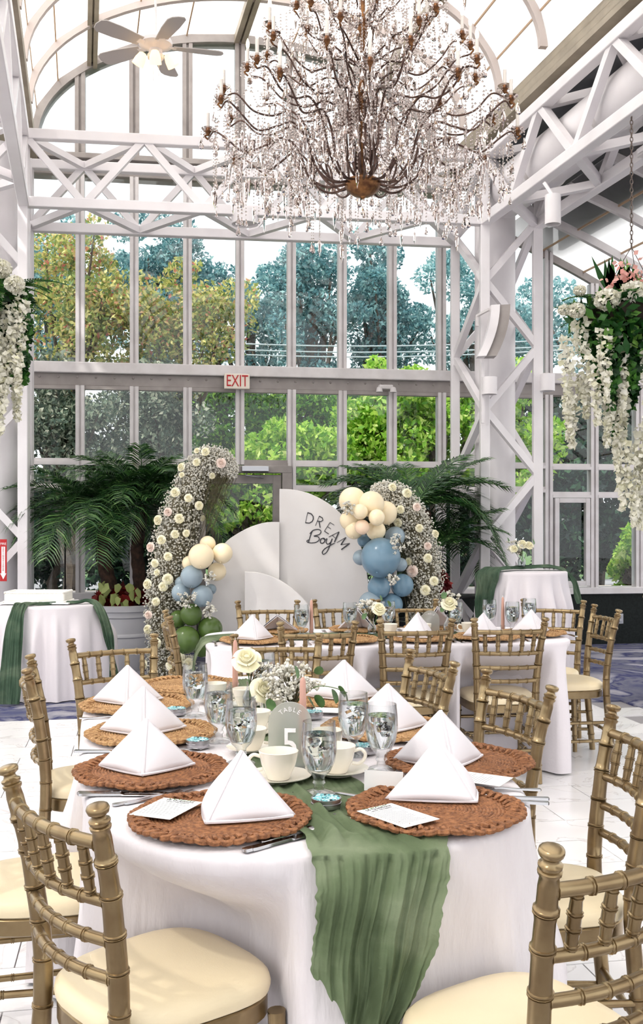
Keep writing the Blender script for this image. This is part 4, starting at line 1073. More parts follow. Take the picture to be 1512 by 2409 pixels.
def cut_mesh(kind):
    mb = MB()
    def ribbon(pts):   # (y, halfwidth, z, thick)
        vs = []
        for y, w, z, t in pts: vs += [(-w, y, z), (w, y, z), (w * .8, y, z + t), (-w * .8, y, z + t)]
        m = len(pts); mb.add(vs, [(i * 4 + k, i * 4 + (k + 1) % 4, i * 4 + 4 + (k + 1) % 4, i * 4 + 4 + k) for i in range(m - 1) for k in range(4)] + [(3, 2, 1, 0), (4 * m - 4, 4 * m - 3, 4 * m - 2, 4 * m - 1)])
    hz = [(-.10, .004, .001, .003), (-.097, .0085, .001, .004), (-.09, .0095, .001, .004), (-.075, .0075, .001, .004), (-.04, .005, .002, .0035), (0, .0035, .006, .003)]
    if kind == 'knife': ribbon([(-.115, .004, .001, .005), (-.112, .0095, .001, .006), (-.10, .0105, .001, .006), (-.06, .0075, .001, .006), (-.01, .006, .001, .006), (.0, .009, .002, .002), (.06, .0095, .002, .002), (.10, .008, .002, .0015), (.118, .002, .002, .001)])
    elif kind == 'fork':
        ribbon(hz + [(.03, .004, .007, .002), (.04, .010, .006, .002), (.055, .0125, .003, .002)])
        for k in range(4):
            x = -.0095 + .00633 * k
            mb.box((x, .072, .0045), (.0035, .040, .002), Matrix.Rotation(.12, 3, 'X'))
    else:
        ribbon(hz + [(.02, .0035, .006, .002)]); vs = []
        mb.ball((0, .043, .005), .02, 14, 8, (.82, 1.35, .2))
    return mb.mesh(kind, True, .6)
CUT = {k: cut_mesh(k) for k in ('knife', 'fork', 'spoon')}
def cutlery(kind, loc, rz, label):
    me = CUT[kind]
    o = link(kind, me, M['steel']); o.location = loc; o.rotation_euler = (0, 0, rz)
    return tag(o, label, kind, 'silver cutlery on the tables')

# near table: mats in the photo's places
def rot_to(a): return math.radians(a)
spots = [  # px, py, light, what, napkin offset (px), napkin rotation
    ('front_left', 519, 1925, False, 'nearest placemat, left of the green runner'),
    ('front_right', 1024, 1908, False, 'nearest placemat, right of the green runner'),
    ('left1', 356, 1815, False, 'dark placemat at the left edge, nearest of the three there'),
    ('left2', 356, 1727, True, 'placemat at the left edge, middle of the three there'),
    ('left3', 322, 1660, True, 'placemat at the left edge, farthest of the three there'),
    ('far_left', 442, 1614, True, 'golden placemat without a napkin at the far end of the near table'),
    ('right1', 1080, 1795, False, 'placemat at the right edge beside the menu card, second nearest'),
    ('right2', 905, 1717, True, 'placemat at the right side behind the water goblets'),
    ('far_right', 800, 1648, True, 'placemat at the far right of the near table behind the eucalyptus'),
]
for k, px, py, lt, what in spots:
    placemat(T5p(px, py, .009), 'round woven raffia ' + what, lt, random.uniform(0, 6), 1.08 if k not in ('far_right',) else .95)
MZ = .019
napkin(T5p(545, 1918, MZ), math.radians(-34), 'white folded napkin on the nearest left placemat', (1.0, 1, 1.0))
napkin(T5p(1055, 1872, MZ), math.radians(40), 'white folded napkin on the nearest right placemat', (1.1, 1, .95))
napkin(T5p(342, 1812, MZ), math.radians(4), 'white folded napkin on the dark left placemat', (1.0, .8, .95))
napkin(T5p(338, 1722, MZ), math.radians(10), 'white folded napkin at the left, second behind the dark placemat', (1.05, .8, 1.0))
napkin(T5p(300, 1652, MZ), math.radians(8), 'white folded napkin at the left, farthest back', (1.0, .8, .95))
napkin(T5p(1045, 1795, MZ), math.radians(10), 'white folded napkin beside the menu card at the right edge', (1.0, .9, 1.0))
napkin(T5p(918, 1714, MZ), math.radians(10), 'white folded napkin behind the right water goblets', (1.1, .8, 1.0))
napkin(T5p(812, 1642, MZ), math.radians(6), 'white folded napkin behind the round eucalyptus leaves', (1.1, .8, 1.0))
goblet(T5p(567, 1800), 'water goblet left of the table number, nearest on the left side')
goblet(T5p(514, 1748), 'water goblet second from the front on the left side')
goblet(T5p(459, 1686), 'water goblet farthest back on the left side')
goblet(T5p(750, 1872), 'water goblet in front of the table number, nearest the viewer')
goblet(T5p(897, 1815), 'water goblet on the right, beside the small tent card')
goblet(T5p(831, 1780), 'water goblet on the right, left of the tent card goblet')
goblet(T5p(620, 1650), 'water goblet behind the left rose vase')
cup(T5p(655, 1838), 0, 'nearest the viewer in front of the table number', 1.1)
cup(T5p(792, 1822), PI, 'behind the nearest goblet right of the table number', 1.08)
cup(T5p(592, 1768), PI, 'left of the table number', .95)
cup(T5p(604, 1722), PI, 'left of the table number, second back', .95)
cup(T5p(770, 1772), 0, 'right of the table number', .95)
cup(T5p(575, 1664), 0, 'under the rose vase', .95)
cup(T5p(506, 1650), 0, 'beside the far left goblet', .95)
cup(T5p(638, 1690), 0, 'below the baby breath flowers', .95)
tin(T5p(767, 1898, .012), 'silver tin of teal candies on the runner front')
tin(T5p(465, 1756), 'silver tin of teal candies left of the goblets, nearer')
tin(T5p(414, 1680), 'silver tin of teal candies left of the goblets, farther')
tin(T5p(735, 1688), 'silver tin of teal candies right of the flowers')
tin(T5p(858, 1770), 'silver tin behind the right goblets')
def cset(lst, where):
    for kind, px, py, a, nm in lst: cutlery(kind, T5p(px, py, .002 if kind != 'x' else 0), math.radians(a), nm)
cset([('knife', 672, 1978, -48, 'table knife right of the nearest left placemat, left one'), ('knife', 690, 1976, -50, 'table knife right of the nearest left placemat, right one'), ('spoon', 700, 1962, -50, 'spoon right of the nearest left placemat'),
      ('fork', 352, 1880, -52, 'fork at the left edge of the nearest left placemat, outer'), ('fork', 380, 1878, -56, 'fork at the left edge of the nearest left placemat, inner'),
      ('knife', 290, 1868, -88, 'knife along the near rim of the dark left placemat'), ('knife', 292, 1872, -90, 'second knife along the near rim of the dark left placemat'),
      ('fork', 862, 1938, 48, 'fork on the runner left of the nearest right placemat, outer'), ('fork', 885, 1945, 52, 'fork on the runner left of the nearest right placemat, inner'),
      ('knife', 1178, 1888, 80, 'knife at the right table edge, nearest'), ('knife', 1180, 1879, 83, 'knife at the right table edge, second'), ('spoon', 1180, 1860, 90, 'spoon at the right table edge'),
      ('fork', 838, 1806, 25, 'fork left of the tent card'), ('fork', 930, 1868, 40, 'fork under the tent card'),
      ('spoon', 690, 1872, -70, 'spoon behind the nearest left placemat'), ('spoon', 800, 1872, 75, 'spoon behind the candy tin'),
      ('knife', 265, 1770, -90, 'knife left of the middle left placemat'), ('fork', 255, 1690, -85, 'fork left of the farthest left placemat'), ('fork', 430, 1770, -50, 'fork beside the nearer left candy tin'),
      ('knife', 400, 1640, -70, 'knife beside the golden placemat'), ('fork', 520, 1606, 10, 'fork on the golden placemat')], '')
# cards
def card(name, label, loc, rz, w, h, lines, title=None, tilt=0.0, thick=.0012, seed=0):
    t = thing(name, label, 'card', loc, rz)
    MB().box((0, 0, thick / 2), (w, h, thick)).build('paper', M['card'], t, False)
    rs = random.Random(seed); mb = MB(); mb2 = MB()
    y = h / 2 - (.034 if title else .012)
    for i in range(lines):
        L = w * rs.uniform(.55, .82); mb.box((-w * .42 + L / 2, y - i * (h - .05) / lines, thick + .0002), (L, .0011, .0003))
    mb.build('print', M['ink_grey'], t, False)['kind'] = 'stuff'
    if title:
        for j, (s, sz) in enumerate(title):
            me = text_me(s, sz, .0002); o = link('lettering', me, M['ink'], t); o.location = (0, h / 2 - .014 - .012 * j, thick + .0003)
        lv = MB(); 
        for k in range(9):
            a = rs.uniform(0, 3); lv.box((-w * .3 + k * w * .075, h / 2 - .004 + rs.uniform(-.003, .003), thick + .0003), (.007, .003, .0003), Matrix.Rotation(a, 3, 'Z'))
        lv.build('leaf_print', M['leaf'], t, False)['kind'] = 'stuff'
    return t
TT = [('50 Questions', .0135), ('ABOUT THE PARENTS', .0062)]
card('menu_card', 'white printed card with small text on the nearest left placemat rim', T5p(392, 1902, .026), math.radians(-16), .105, .15, 15, TT, seed=1).rotation_euler = (0, 0, math.radians(-22))
card('menu_card', 'white printed card on the front of the nearest right placemat', T5p(935, 1918, .026), math.radians(38), .105, .16, 15, TT, seed=2)
card('menu_card', 'white printed card at the right edge beside the second placemat', T5p(1130, 1832, .026), math.radians(60), .1, .14, 12, None, seed=3)
card('menu_card', 'white printed card left of the middle left placemat', T5p(245, 1785, .002), math.radians(-70), .1, .14, 10, None, seed=4)
card('menu_card', 'white printed card left of the farthest left placemat', T5p(262, 1706, .002), math.radians(-70), .09, .12, 10, None, seed=5)
card('menu_card', 'white card lying behind the right goblets', T5p(800, 1672, .014), math.radians(80), .09, .2, 0, None, seed=6)
card('menu_card', 'white printed card before the napkin behind the right goblets', T5p(968, 1738, .014), math.radians(70), .09, .13, 10, None, seed=7)
def tent(label, loc, rz, s=1.0, line=True):
    t = thing('place_card', label, 'card', loc, rz); w, h = .085 * s, .042 * s
    mb = MB(); mb.prism([(-.024, 0), (-.022, 0), (-.020, h), (.046, .008), (.047, .010), (-.020, h + .002)], -w / 2, w / 2, (V(0, 0, 0), V(0, 1, 0), V(0, 0, 1), V(1, 0, 0))); mb.build('paper', M['card'], t, False)
    if line:
        me = text_me('Reserved for', .011 * s, .0002); o = link('lettering', me, M['ink'], t); o.location = (0, .013, h * .5 + .009); o.rotation_euler = (-math.atan2(h - .008, .066), 0, 0)
    return t
tent('small white tent card with script before the right goblet', T5p(905, 1856, .012), math.radians(-12), 1.15)
tent('small blank white tent card left of the right goblets', T5p(786, 1748, .012), math.radians(-35), 1.0, False)
# table number
M['frost'] = None
def frost():
    m, nt, b = newmat('frosted_acrylic'); b.inputs['Base Color'].default_value = rgb(240, 242, 236); b.inputs['Roughness'].default_value = .45
    b.inputs['Transmission Weight'].default_value = .75; b.inputs['IOR'].default_value = 1.2; return m
M['frost'] = frost()
def arch_sign(name, label, loc, rz, w, h, num, t=.005):
    s = thing(name, label, 'table number', loc, rz); r = w / 2
    ol = [(-r, 0), (r, 0), (r, h - r)] + [(r * math.cos(a), h - r + r * math.sin(a)) for a in [PI * i / 24 for i in range(1, 24)]] + [(-r, h - r)]
    MB().prism(ol, 0, t, (V(0, 0, 0), V(1, 0, 0), UZ, V(0, 1, 0))).build('acrylic_panel', M['frost'], s, False)
    for i, ch in enumerate('TABLE'):
        a = math.radians(128 - 19 * i); me = text_me(ch, w * .15, .0006); o = link('lettering', me, M['sign_white'], s)
        o.location = (r * .66 * math.cos(a), -.0008, h - r + r * .66 * math.sin(a)); o.rotation_euler = (PI / 2, -(a - PI / 2), 0)
    me = text_me(num, w * 1.0, .0025); o = link('numeral', me, M['sign_white'], s); o.location = (0, -.001, h * .36); o.rotation_euler = (PI / 2, 0, 0); o.scale = (.85, 1.05, 1)
    MB().box((0, t / 2, .004), (w * .7, .03, .008)).build('foot', M['frost'], s, False)
    return s
arch_sign('table_number', 'frosted arched acrylic sign reading TABLE 5 in the middle of the near table', T5p(682, 1812, .012), 0, .118, .185, '5')
arch_sign('table_number', 'small frosted arched table number on the far table', bl(.28, -.02, TZ + .012), 0, .11, .14, '')
# taper candles
def taper(label, loc, h, s=1.0):
    t = thing('taper_candle', label, 'candle', loc)
    MB().lathe([(0, .0), (.030, 0), (.031, .003), (.012, .007), (.010, .02), (.016, .03), (.015, .045), (.010, .045), (.010, .02), (0, .02)], 20).build('holder', M['glassware'], t)
    MB().lathe([(0, .02), (.0105, .02), (.0112, .05), (.0105, h * .6), (.008, h - .012), (.004, h - .003), (0, h)], 16).build('wax', M['candle_pink'], t)
    MB().tube([(0, 0, h - .002), (0, .001, h + .008)], .0012, 5).build('wick', M['card'], t)
    return t
taper('dusty pink taper candle in front of the baby breath', T5p(712, 1800, .012), .245)
taper('dusty pink taper candle left of the white rose', T5p(553, 1632, .004), .215)
# flowers
def rose_mesh(r=.03, seed=0):
    mb = MB(); rs = random.Random(seed)
    for ring, (cnt, tilt, rad, hgt) in enumerate(((3, .12, .30, 1.0), (4, .3, .5, 1.0), (5, .55, .72, .92), (6, .95, .95, .75))):
        for k in range(cnt):
            a0 = 2 * PI * k / cnt + ring * .7 + rs.uniform(-.15, .15); wid = 1.25 * PI / cnt
            def fn(u, v, a0=a0, wid=wid):
                a = a0 + (u - .5) * 2 * wid * (.55 + .45 * math.sin(PI * min(1, v * .75 + .1)))
                rr = r * rad * (.25 + .75 * v ** .8) * (1 + .12 * tilt * v * v); z = r * hgt * 1.25 * (v - .12 * (2 * u - 1) ** 2 * v) - r * .35 * tilt * v ** 3 * 2
                if v > .8: rr += r * .16 * (v - .8) * 5 * tilt
                return (rr * math.cos(a), rr * math.sin(a), z)
            mb.grid(fn, 7, 6)
    mb.ball((0, 0, r * .35), r * .45, 10, 6, (1, 1, 1.2)); return mb.mesh('rose', True, 0)
ROSE = [rose_mesh(.03, s) for s in range(3)]
for m_ in ROSE: m_.materials.append(M['rose'])
ROSEP = rose_mesh(.03, 9); ROSEP.materials.append(M['rose_pink'])
def gyp_cloud(pts, size, seed=0, jitter=0):
    # tiny octahedral blossoms
    rs = np.random.RandomState(seed); p = np.asarray(pts, float); n = len(p)
    s = size * (.6 + .8 * rs.rand(n))[:, None, None]
    o = np.array([[1, 0, 0], [-1, 0, 0], [0, 1, 0], [0, -1, 0], [0, 0, 1], [0, 0, -1]], float)
    v = (p[:, None, :] + o[None] * s).reshape(-1, 3)
    t = np.array([[0, 2, 4], [2, 1, 4], [1, 3, 4], [3, 0, 4], [2, 0, 5], [1, 2, 5], [3, 1, 5], [0, 3, 5]])
    f = (np.arange(n)[:, None, None] * 6 + t[None]).reshape(-1, 3); return npmesh('gypsophila', v, f)
def gyp_bunch(par, c, r, n, size, seed, stem_to=None):
    rs = np.random.RandomState(seed); c = np.array(c); d = rs.normal(size=(n, 3)); d /= np.linalg.norm(d, axis=1)[:, None]
    rr = np.array(r) if hasattr(r, '__len__') else np.array([r] * 3)
    # cluster blossoms in sprigs
    k = max(6, n // 9); sp = rs.normal(size=(k, 3)); sp /= np.linalg.norm(sp, axis=1)[:, None]; sp *= (.45 + .55 * rs.rand(k))[:, None]
    p = c + (sp[rs.randint(0, k, n)] + d * .2 * rs.rand(n)[:, None]) * rr
    o = link('blossoms', gyp_cloud(p, size, seed), M['gyp'], par); o['kind'] = 'stuff'
    mb = MB(); base = Vector(stem_to) if stem_to is not None else Vector(c)
    for q in sp[:min(k, 60)]:
        e = Vector(c + q * rr); mb.tube([base, base.lerp(e, .5) + V(0, 0, .01), e], .0011 if size < .01 else size * .18, 4, False)
    mb.build('sprigs', M['twig'], par)['kind'] = 'stuff'
def round_leaf(r, fold=.25):
    mb = MB(); n = 14; vs = [(0, 0, 0)] + [(r * math.cos(2 * PI * k / n), r * 1.1 * math.sin(2 * PI * k / n), fold * r * abs(math.cos(2 * PI * k / n))) for k in range(n)]
    mb.add(vs, [(0, 1 + k, 1 + (k + 1) % n) for k in range(n)]); return mb.mesh('leaf', True, 0)
LEAF_R = round_leaf(.02)
M['euca'] = pmat('eucalyptus_leaf', rgb(70, 104, 58), .5, c2=rgb(96, 128, 76), scale=30); LEAF_R.materials.append(M['euca'])
def vase(label, loc, h=.10, r=.026):
    t = thing('bud_vase', label, 'vase', loc)
    MB().lathe([(0, .003), (r, .002), (r * 1.05, .01), (r * 1.05, h * .5), (r * .6, h * .72), (r * .42, h * .85), (r * .5, h), (r * .42, h), (r * .36, h * .86), (r * .54, h * .72), (r * .95, h * .5), (r * .95, .012), (0, .008)], 24).build('bottle', M['glassware'], t)
    MB().lathe([(0, .009), (r * .93, .012), (r * .93, h * .42), (0, h * .42)], 24).build('water', M['water'], t)
    return t
def add_rose(par, loc, s, rx=.5, rz=0, me=None, stem=None):
    o = link('rose', me or ROSE[random.randrange(3)], None, par); o.location = loc; o.scale = (s,) * 3; o.rotation_euler = (rx, random.uniform(-.2, .2), rz)
    if stem is not None: MB().tube(catmull([stem, (Vector(stem) + Vector(loc)) / 2 + V(.004, 0, 0), loc], 4), .0022, 6).build('stem', M['stem'], par)
    return o
def add_leaf(par, loc, rot, s): o = link('leaf', LEAF_R, None, par); o.location = loc; o.rotation_euler = rot; o.scale = (s,) * 3
v1 = vase('clear bud vase with an open cream rose, tallest flower on the near table', T5p(588, 1672, .006), .105)
add_rose(v1, (-.012, 0, .175), 1.5, .8, .2, ROSE[0], (0, 0, .02)); gyp_bunch(v1, (.03, 0, .16), (.045, .03, .05), 130, .0042, 3, (0, 0, .09))
v2 = vase('clear bud vase with a second cream rose left of the baby breath', T5p(622, 1700, .006), .07)
add_rose(v2, (-.012, 0, .105), 1.3, 1.0, .6, ROSE[1], (0, 0, .02))
v3 = vase('small vase holding a cloud of white baby breath and eucalyptus', T5p(690, 1705, .006), .08)
gyp_bunch(v3, (-.005, 0, .145), (.105, .08, .075), 900, .0056, 8, (0, 0, .06))
for lx, ly, lz, rx, ry, s in ((.01, -.06, .185, 1.3, .2, 1.0), (-.075, -.05, .075, .9, .5, 1.0), (.06, -.05, .08, 1.0, -.3, 1.1), (.085, -.04, .085, 1.2, .4, 1.1), (.135, -.03, .10, 1.2, .2, 1.15), (.16, -.03, .115, 1.1, .6, 1.0), (.175, -.02, .095, 1.4, .1, .9), (.085, 0, .18, .8, 1.0, .8)): add_leaf(v3, (lx, ly, lz), (rx, ry, random.uniform(0, 3)), s)
MB().tube(catmull([(0, 0, .07), (.07, -.03, .13), (.13, -.03, .13), (.18, -.02, .11)], 4), .0014, 5).build('stem', M['stem'], v3)

# ---- far table settings
far = [(-.80, -.22, 'left end'), (-.28, -.27, 'near side, second from left'), (.16, -.27, 'near side, middle'), (.55, -.27, 'near side, second from right'), (.90, -.10, 'right end'), (-.62, .25, 'far side, left'), (-.1, .26, 'far side, middle left'), (.38, .26, 'far side, middle right')]
for i, (x, y, w) in enumerate(far):
    placemat(bl(x, y, TZ + .012), 'round woven placemat on the far table, ' + w, True, i * .7)
    if i != 1: napkin(bl(x, y, TZ + MZ + .003), A_B + math.radians((6, 0, 20, 12, 4, 180, 150, 200)[i]), 'white folded napkin on the far table, ' + w, (.95, .85, (.95, .8, 1, .95, .95, .7, .9, .95)[i]))
    cutlery('fork', bl(x - .22, y - .02, TZ + .002), A_B, 'fork left of the far table placemat, ' + w); cutlery('knife', bl(x + .215, y - .02, TZ + .002), A_B, 'knife right of the far table placemat, ' + w)
for x, y, w in ((-.50, -.02, 'beside the pink candle at left'), (-.19, .10, 'left of the left flowers'), (.06, .16, 'right of the left flowers'), (.46, .06, 'right of the rose vase'), (.72, .2, 'left of the right candle'), (.80, .0, 'right of the right candle'), (1.0, .25, 'at the far right corner')):
    goblet(bl(x, y, TZ + .012), 'water goblet on the far table ' + w)
for x, y, w in ((.02, -.08, 'on the far table before the left flowers'), (.22, -.10, 'on the far table before the table number'), (.50, -.08, 'on the far table before the rose vase')): cup(bl(x, y, TZ + .012), 0, w, .95)
taper('dusty pink taper candle at the left of the far table', bl(-.44, .0, TZ + .004), .22)
taper('dusty pink taper candle at the right of the far table', bl(.76, .06, TZ + .004), .22)
v4 = vase('bud vase with rose and baby breath at the left of the far table', bl(-.07, .02, TZ + .006), .10)
add_rose(v4, (.035, -.02, .155), 1.25, 1.0, .2, ROSE[2], (0, 0, .02)); gyp_bunch(v4, (-.02, 0, .175), (.075, .05, .055), 330, .0058, 5, (0, 0, .08))
for lx, lz, s in ((-.045, .115, 1.0), (.10, .19, .9), (.05, .225, .8)): add_leaf(v4, (lx, -.03, lz), (1.2, .3, lx * 20), s)
v5 = vase('bud vase with a single cream rose at the right of the far table', bl(.40, .0, TZ + .006), .12, .032)
add_rose(v5, (0, -.01, .18), 1.4, .9, 0, ROSE[0], (0, 0, .03)); gyp_bunch(v5, (.03, 0, .24), (.06, .04, .03), 160, .0055, 6, (0, 0, .12))
for lx, lz, s in ((-.03, .235, 1.0), (-.04, .15, .8)): add_leaf(v5, (lx, -.02, lz), (1.2, .3, lx * 20), s)
# cake
ck_ = thing('sheet_cake', 'white rectangular sheet cake with piped icing on the left table', 'cake', (-2.37, 8.56, TZ + .015), 0)
MB().box((0, 0, .045), (.50, .30, .08)).build('sponge', pmat('icing', rgb(250, 246, 236), .6), ck_, False, bevel=.02)
MB().box((0, 0, .0), (.58, .36, .012)).build('board', M['card'], ck_, False)
mb = MB()
for z, w, h in ((.008, .25, .15), (.085, .24, .14)):
    n = 34
    for k in range(n):
        t = -w + 2 * w * k / (n - 1)
        mb.ball((t, -h, z), .012, 7, 5, (1, 1, .9)); mb.ball((t, h, z), .012, 7, 5, (1, 1, .9))
    for k in range(18):
        t = -h + 2 * h * k / 17; mb.ball((-w, t, z), .012, 7, 5); mb.ball((w, t, z), .012, 7, 5)
mb.build('piping', pmat('piped_icing', rgb(252, 248, 240), .6), ck_)['kind'] = 'stuff'
# vase on cocktail table
v6 = vase('small flower vase on the tall cocktail table', ct(-.02, -.02, CZ + .03), .13, .035)
gyp_bunch(v6, (-.06, 0, .19), (.10, .07, .07), 260, .008, 16, (0, 0, .1))
for x, z, s in ((.0, .21, 1.3), (.06, .2, 1.2), (-.08, .17, 1.1)): add_rose(v6, (x, -.03, z), s, 1.0, 0, None, (0, 0, .03))
for lx, lz in ((.1, .24), (-.13, .25), (.07, .15)): add_leaf(v6, (lx, -.02, lz), (1.2, .3, 1), 1.4)
# ================================================================== BACKDROP PANELS
M['panel'] = pmat('painted_panel', rgb(228, 224, 222), .5, c2=rgb(222, 217, 214), scale=3)
def panel_px(label, pts, Z, t=.05):
    o0 = P(pts[0][0], 1228 + F * H / Z, Z); o0.z = 0
    ol = [(((px - 756) * Z / F) - o0.x, max(.0, H + (YH - py) * Z / F)) for px, py in pts]
    th = thing('backdrop_panel', label, 'panel', o0)
    MB().prism(ol, 0, t, (V(0, 0, 0), V(1, 0, 0), UZ, V(0, 1, 0))).build('board', M['panel'], th, True, .35, bevel=.004)
    MB().bar((.12, t, .0), (.12, t + .35, 0.02), .04, .02).bar((.12, t, .7), (.12, t + .34, .02), .03, .02).build('prop', M['white_frame'], th, False)
    return th
def smooth_px(p): return [(q.x, q.y) for q in catmull([V(a, b, 0) for a, b in p], 5)]
ZA = 9.12
big = panel_px('tallest white quarter-arch panel lettered DREAM Boy', smooth_px([(657, 1150), (690, 1152), (730, 1162), (775, 1186), (810, 1218), (840, 1262), (858, 1320), (868, 1390), (871, 1440)]) + [(871, 1620), (657, 1620)], ZA)
panel_px('white rounded panel behind the left balloons', smooth_px([(657, 1228), (625, 1229), (590, 1239), (557, 1256), (530, 1276), (508, 1307), (494, 1347), (486, 1400), (483, 1450)]) + [(483, 1620), (657, 1620)], ZA - .07)
panel_px('smallest white quarter-arch panel in front of the others', smooth_px([(575, 1345), (612, 1348), (652, 1362), (690, 1387), (722, 1419), (742, 1454), (751, 1492)]) + [(752, 1625), (575, 1625)], 8.92)
# lettering on the tall panel
def stroke_pts(mb, pts, w):
    q = [P(640 + x / 3.6, 1120 + y / 3.6, ZA - .004) - big.location for x, y in pts]
    mb.tube(q, [w * .00105 * .62] * len(q), 6)
LET = {'D': (318, 358, -12, [([(-28, -44), (-28, 44)], 4), ([(-28, 44), (5, 40), (25, 22), (30, 0), (25, -22), (5, -40), (-28, -44)], 7)]),
       'R': (402, 388, -22, [([(-22, -44), (-22, 44)], 4), ([(-22, 44), (8, 40), (20, 24), (8, 6), (-22, 0)], 7), ([(-6, 0), (22, -44)], 7)]),
       'E': (482, 440, -33, [([(-20, -44), (-20, 44)], 4), ([(-20, 44), (22, 44)], 4), ([(-20, 2), (14, 2)], 4), ([(-20, -44), (24, -44)], 6)]),
       'A': (533, 505, -43, [([(-32, -44), (0, 46)], 4), ([(0, 46), (32, -44)], 9), ([(-20, -14), (20, -14)], 4)]),
       'M': (602, 568, -57, [([(-34, -44), (-30, 44)], 4), ([(-30, 44), (0, -26)], 8), ([(0, -26), (30, 44)], 4), ([(30, 44), (36, -44)], 9)])}
for ch, (cx, cy_, a, st) in LET.items():
    mb = MB(); ca, sa = math.cos(math.radians(a)), math.sin(math.radians(a))
    for pts, w in st: stroke_pts(mb, [(cx + x * ca - y * sa, cy_ - (x * sa + y * ca)) for x, y in pts], w)
    mb.build('letter', M['ink'] if ch else None, big)
SC = [[(340, 462), (322, 510), (306, 566)], [(318, 488), (350, 458), (395, 452), (413, 470), (398, 494), (352, 508), (388, 514), (398, 538), (372, 560), (330, 566), (300, 560), (294, 548), (310, 540)],
      [(432, 525), (412, 535), (408, 560), (424, 570), (442, 556), (444, 532), (430, 526), (450, 540), (462, 530)], [(464, 528), (456, 560), (470, 576), (492, 562), (508, 530)], [(508, 530), (486, 592), (462, 642), (434, 662), (424, 644), (444, 616), (486, 590), (528, 566)]]
mb = MB()
for s in SC: stroke_pts(mb, [(q.x, q.y) for q in catmull([V(a, b, 0) for a, b in s], 4)], 7)
mb.build('script_lettering', M['ink'], big)

# ================================================================== BALLOONS
def balloon_mat(name, c):
    m = pmat(name, c, .22, spec=.45, sss=.0); return m
M['b_cream'] = balloon_mat('cream_latex', rgb(250, 232, 196)); M['b_blue'] = balloon_mat('dusty_blue_latex', rgb(150, 167, 178)); M['b_green'] = balloon_mat('olive_green_latex', rgb(82, 106, 50)); M['b_peach'] = balloon_mat('peach_latex', rgb(248, 218, 190)); M['b_slate'] = balloon_mat('slate_blue_latex', rgb(112, 142, 162))
BAL = {}
def balloon(par, px, py, r, Z, kind):
    # px,py,r in photograph pixels
    if kind not in BAL:
        prof = [(0, -1.02)] + [(math.cos(t) * (1 - .06 * (math.sin(t) < 0) * abs(math.sin(t))), math.sin(t) * (1.0 if math.sin(t) > 0 else 1.06)) for t in [-PI / 2 + PI * i / 20 for i in range(1, 20)]] + [(0, 1.0)]
        me = MB().lathe(prof, 32).mesh('balloon', True, 0); me.materials.append(M[kind]); BAL[kind] = me
        km = MB().lathe([(.02, -1.0), (.05, -1.05), (.03, -1.1), (.08, -1.16), (0, -1.15)], 10).mesh('knot'); km.materials.append(M[kind]); BAL[kind + 'k'] = km
    o = link('balloon', BAL[kind], None, par); o.location = P(px, py, Z) - par.location; o.scale = (r * Z / F,) * 3
    o.rotation_euler = (random.uniform(-.9, -.4), random.uniform(-.5, .5), 0)
    k = link('knot', BAL[kind + 'k'], None, o); return o
lb = P(470, 1560, 8.75); lb.z = 0
gl = thing('balloon_garland', 'cream, blue and green balloon garland beside the left floral column', 'balloons', lb)
def zl(x, y): return 330 + x / 4.3, 1040 + y / 4.3
for x, y, r, dz, k in ((680, 1030, 82, .08, 'b_cream'), (615, 1155, 130, -.10, 'b_cream'), (830, 1125, 104, .02, 'b_cream'), (495, 1225, 75, .06, 'b_cream'), (775, 1310, 95, .12, 'b_cream'),
                       (520, 1360, 115, -.08, 'b_blue'), (415, 1425, 68, .1, 'b_blue'), (410, 1522, 96, 0, 'b_blue'), (625, 1556, 110, -.06, 'b_blue'), (715, 1490, 55, .12, 'b_blue'),
                       (515, 1745, 112, -.06, 'b_green'), (385, 1790, 90, .06, 'b_green'), (705, 1890, 126, -.02, 'b_green'), (465, 2000, 140, -.10, 'b_green'), (625, 2080, 95, .10, 'b_green')):
    a, b = zl(x, y); balloon(gl, a, b, r / 4.3, 8.75 + dz, k)
rb = P(900, 1560, 8.75); rb.z = 0
gr = thing('balloon_garland', 'cream and blue balloon garland at the right side of the lettered panel', 'balloons', rb)
for x, y, r, dz, k in ((680, 208, 116, .0, 'b_cream'), (840, 238, 112, -.08, 'b_cream'), (960, 310, 100, .05, 'b_cream'), (655, 375, 85, .05, 'b_cream'), (745, 302, 66, -.22, 'b_cream'), (885, 350, 70, -.22, 'b_cream'), (762, 432, 64, -.20, 'b_peach'), (695, 455, 80, .02, 'b_cream'), (878, 462, 84, -.06, 'b_cream'),
                       (1040, 512, 86, .1, 'b_blue'), (918, 690, 170, -.12, 'b_slate'), (748, 690, 66, .1, 'b_blue'), (1085, 750, 60, .1, 'b_blue'), (905, 940, 98, -.02, 'b_slate'), (1100, 925, 98, .06, 'b_slate'), (830, 1075, 98, -.04, 'b_blue'), (1010, 1090, 98, .04, 'b_slate'), (775, 545, 55, .15, 'b_slate')):
    balloon(gr, 640 + x / 3.6, 1120 + y / 3.6, r / 3.6, 8.75 + dz, k)
def sprig(par, px, py, r, Z, n, seed): gyp_bunch(par, P(px, py, Z) - par.location, r * Z / F, n, .0065, seed)
for x, y, r, s in ((690, 1365, 75, 1), (480, 1590, 110, 2), (700, 1710, 80, 3)): a, b = zl(x, y); sprig(gl, a, b, r / 4.3, 8.55, 260, 50 + s)
for x, y, r, s in ((640, 265, 70, 1), (1090, 570, 100, 2), (1020, 870, 55, 3)): sprig(gr, 640 + x / 3.6, 1120 + y / 3.6, r / 3.6, 8.5, 240, 60 + s)

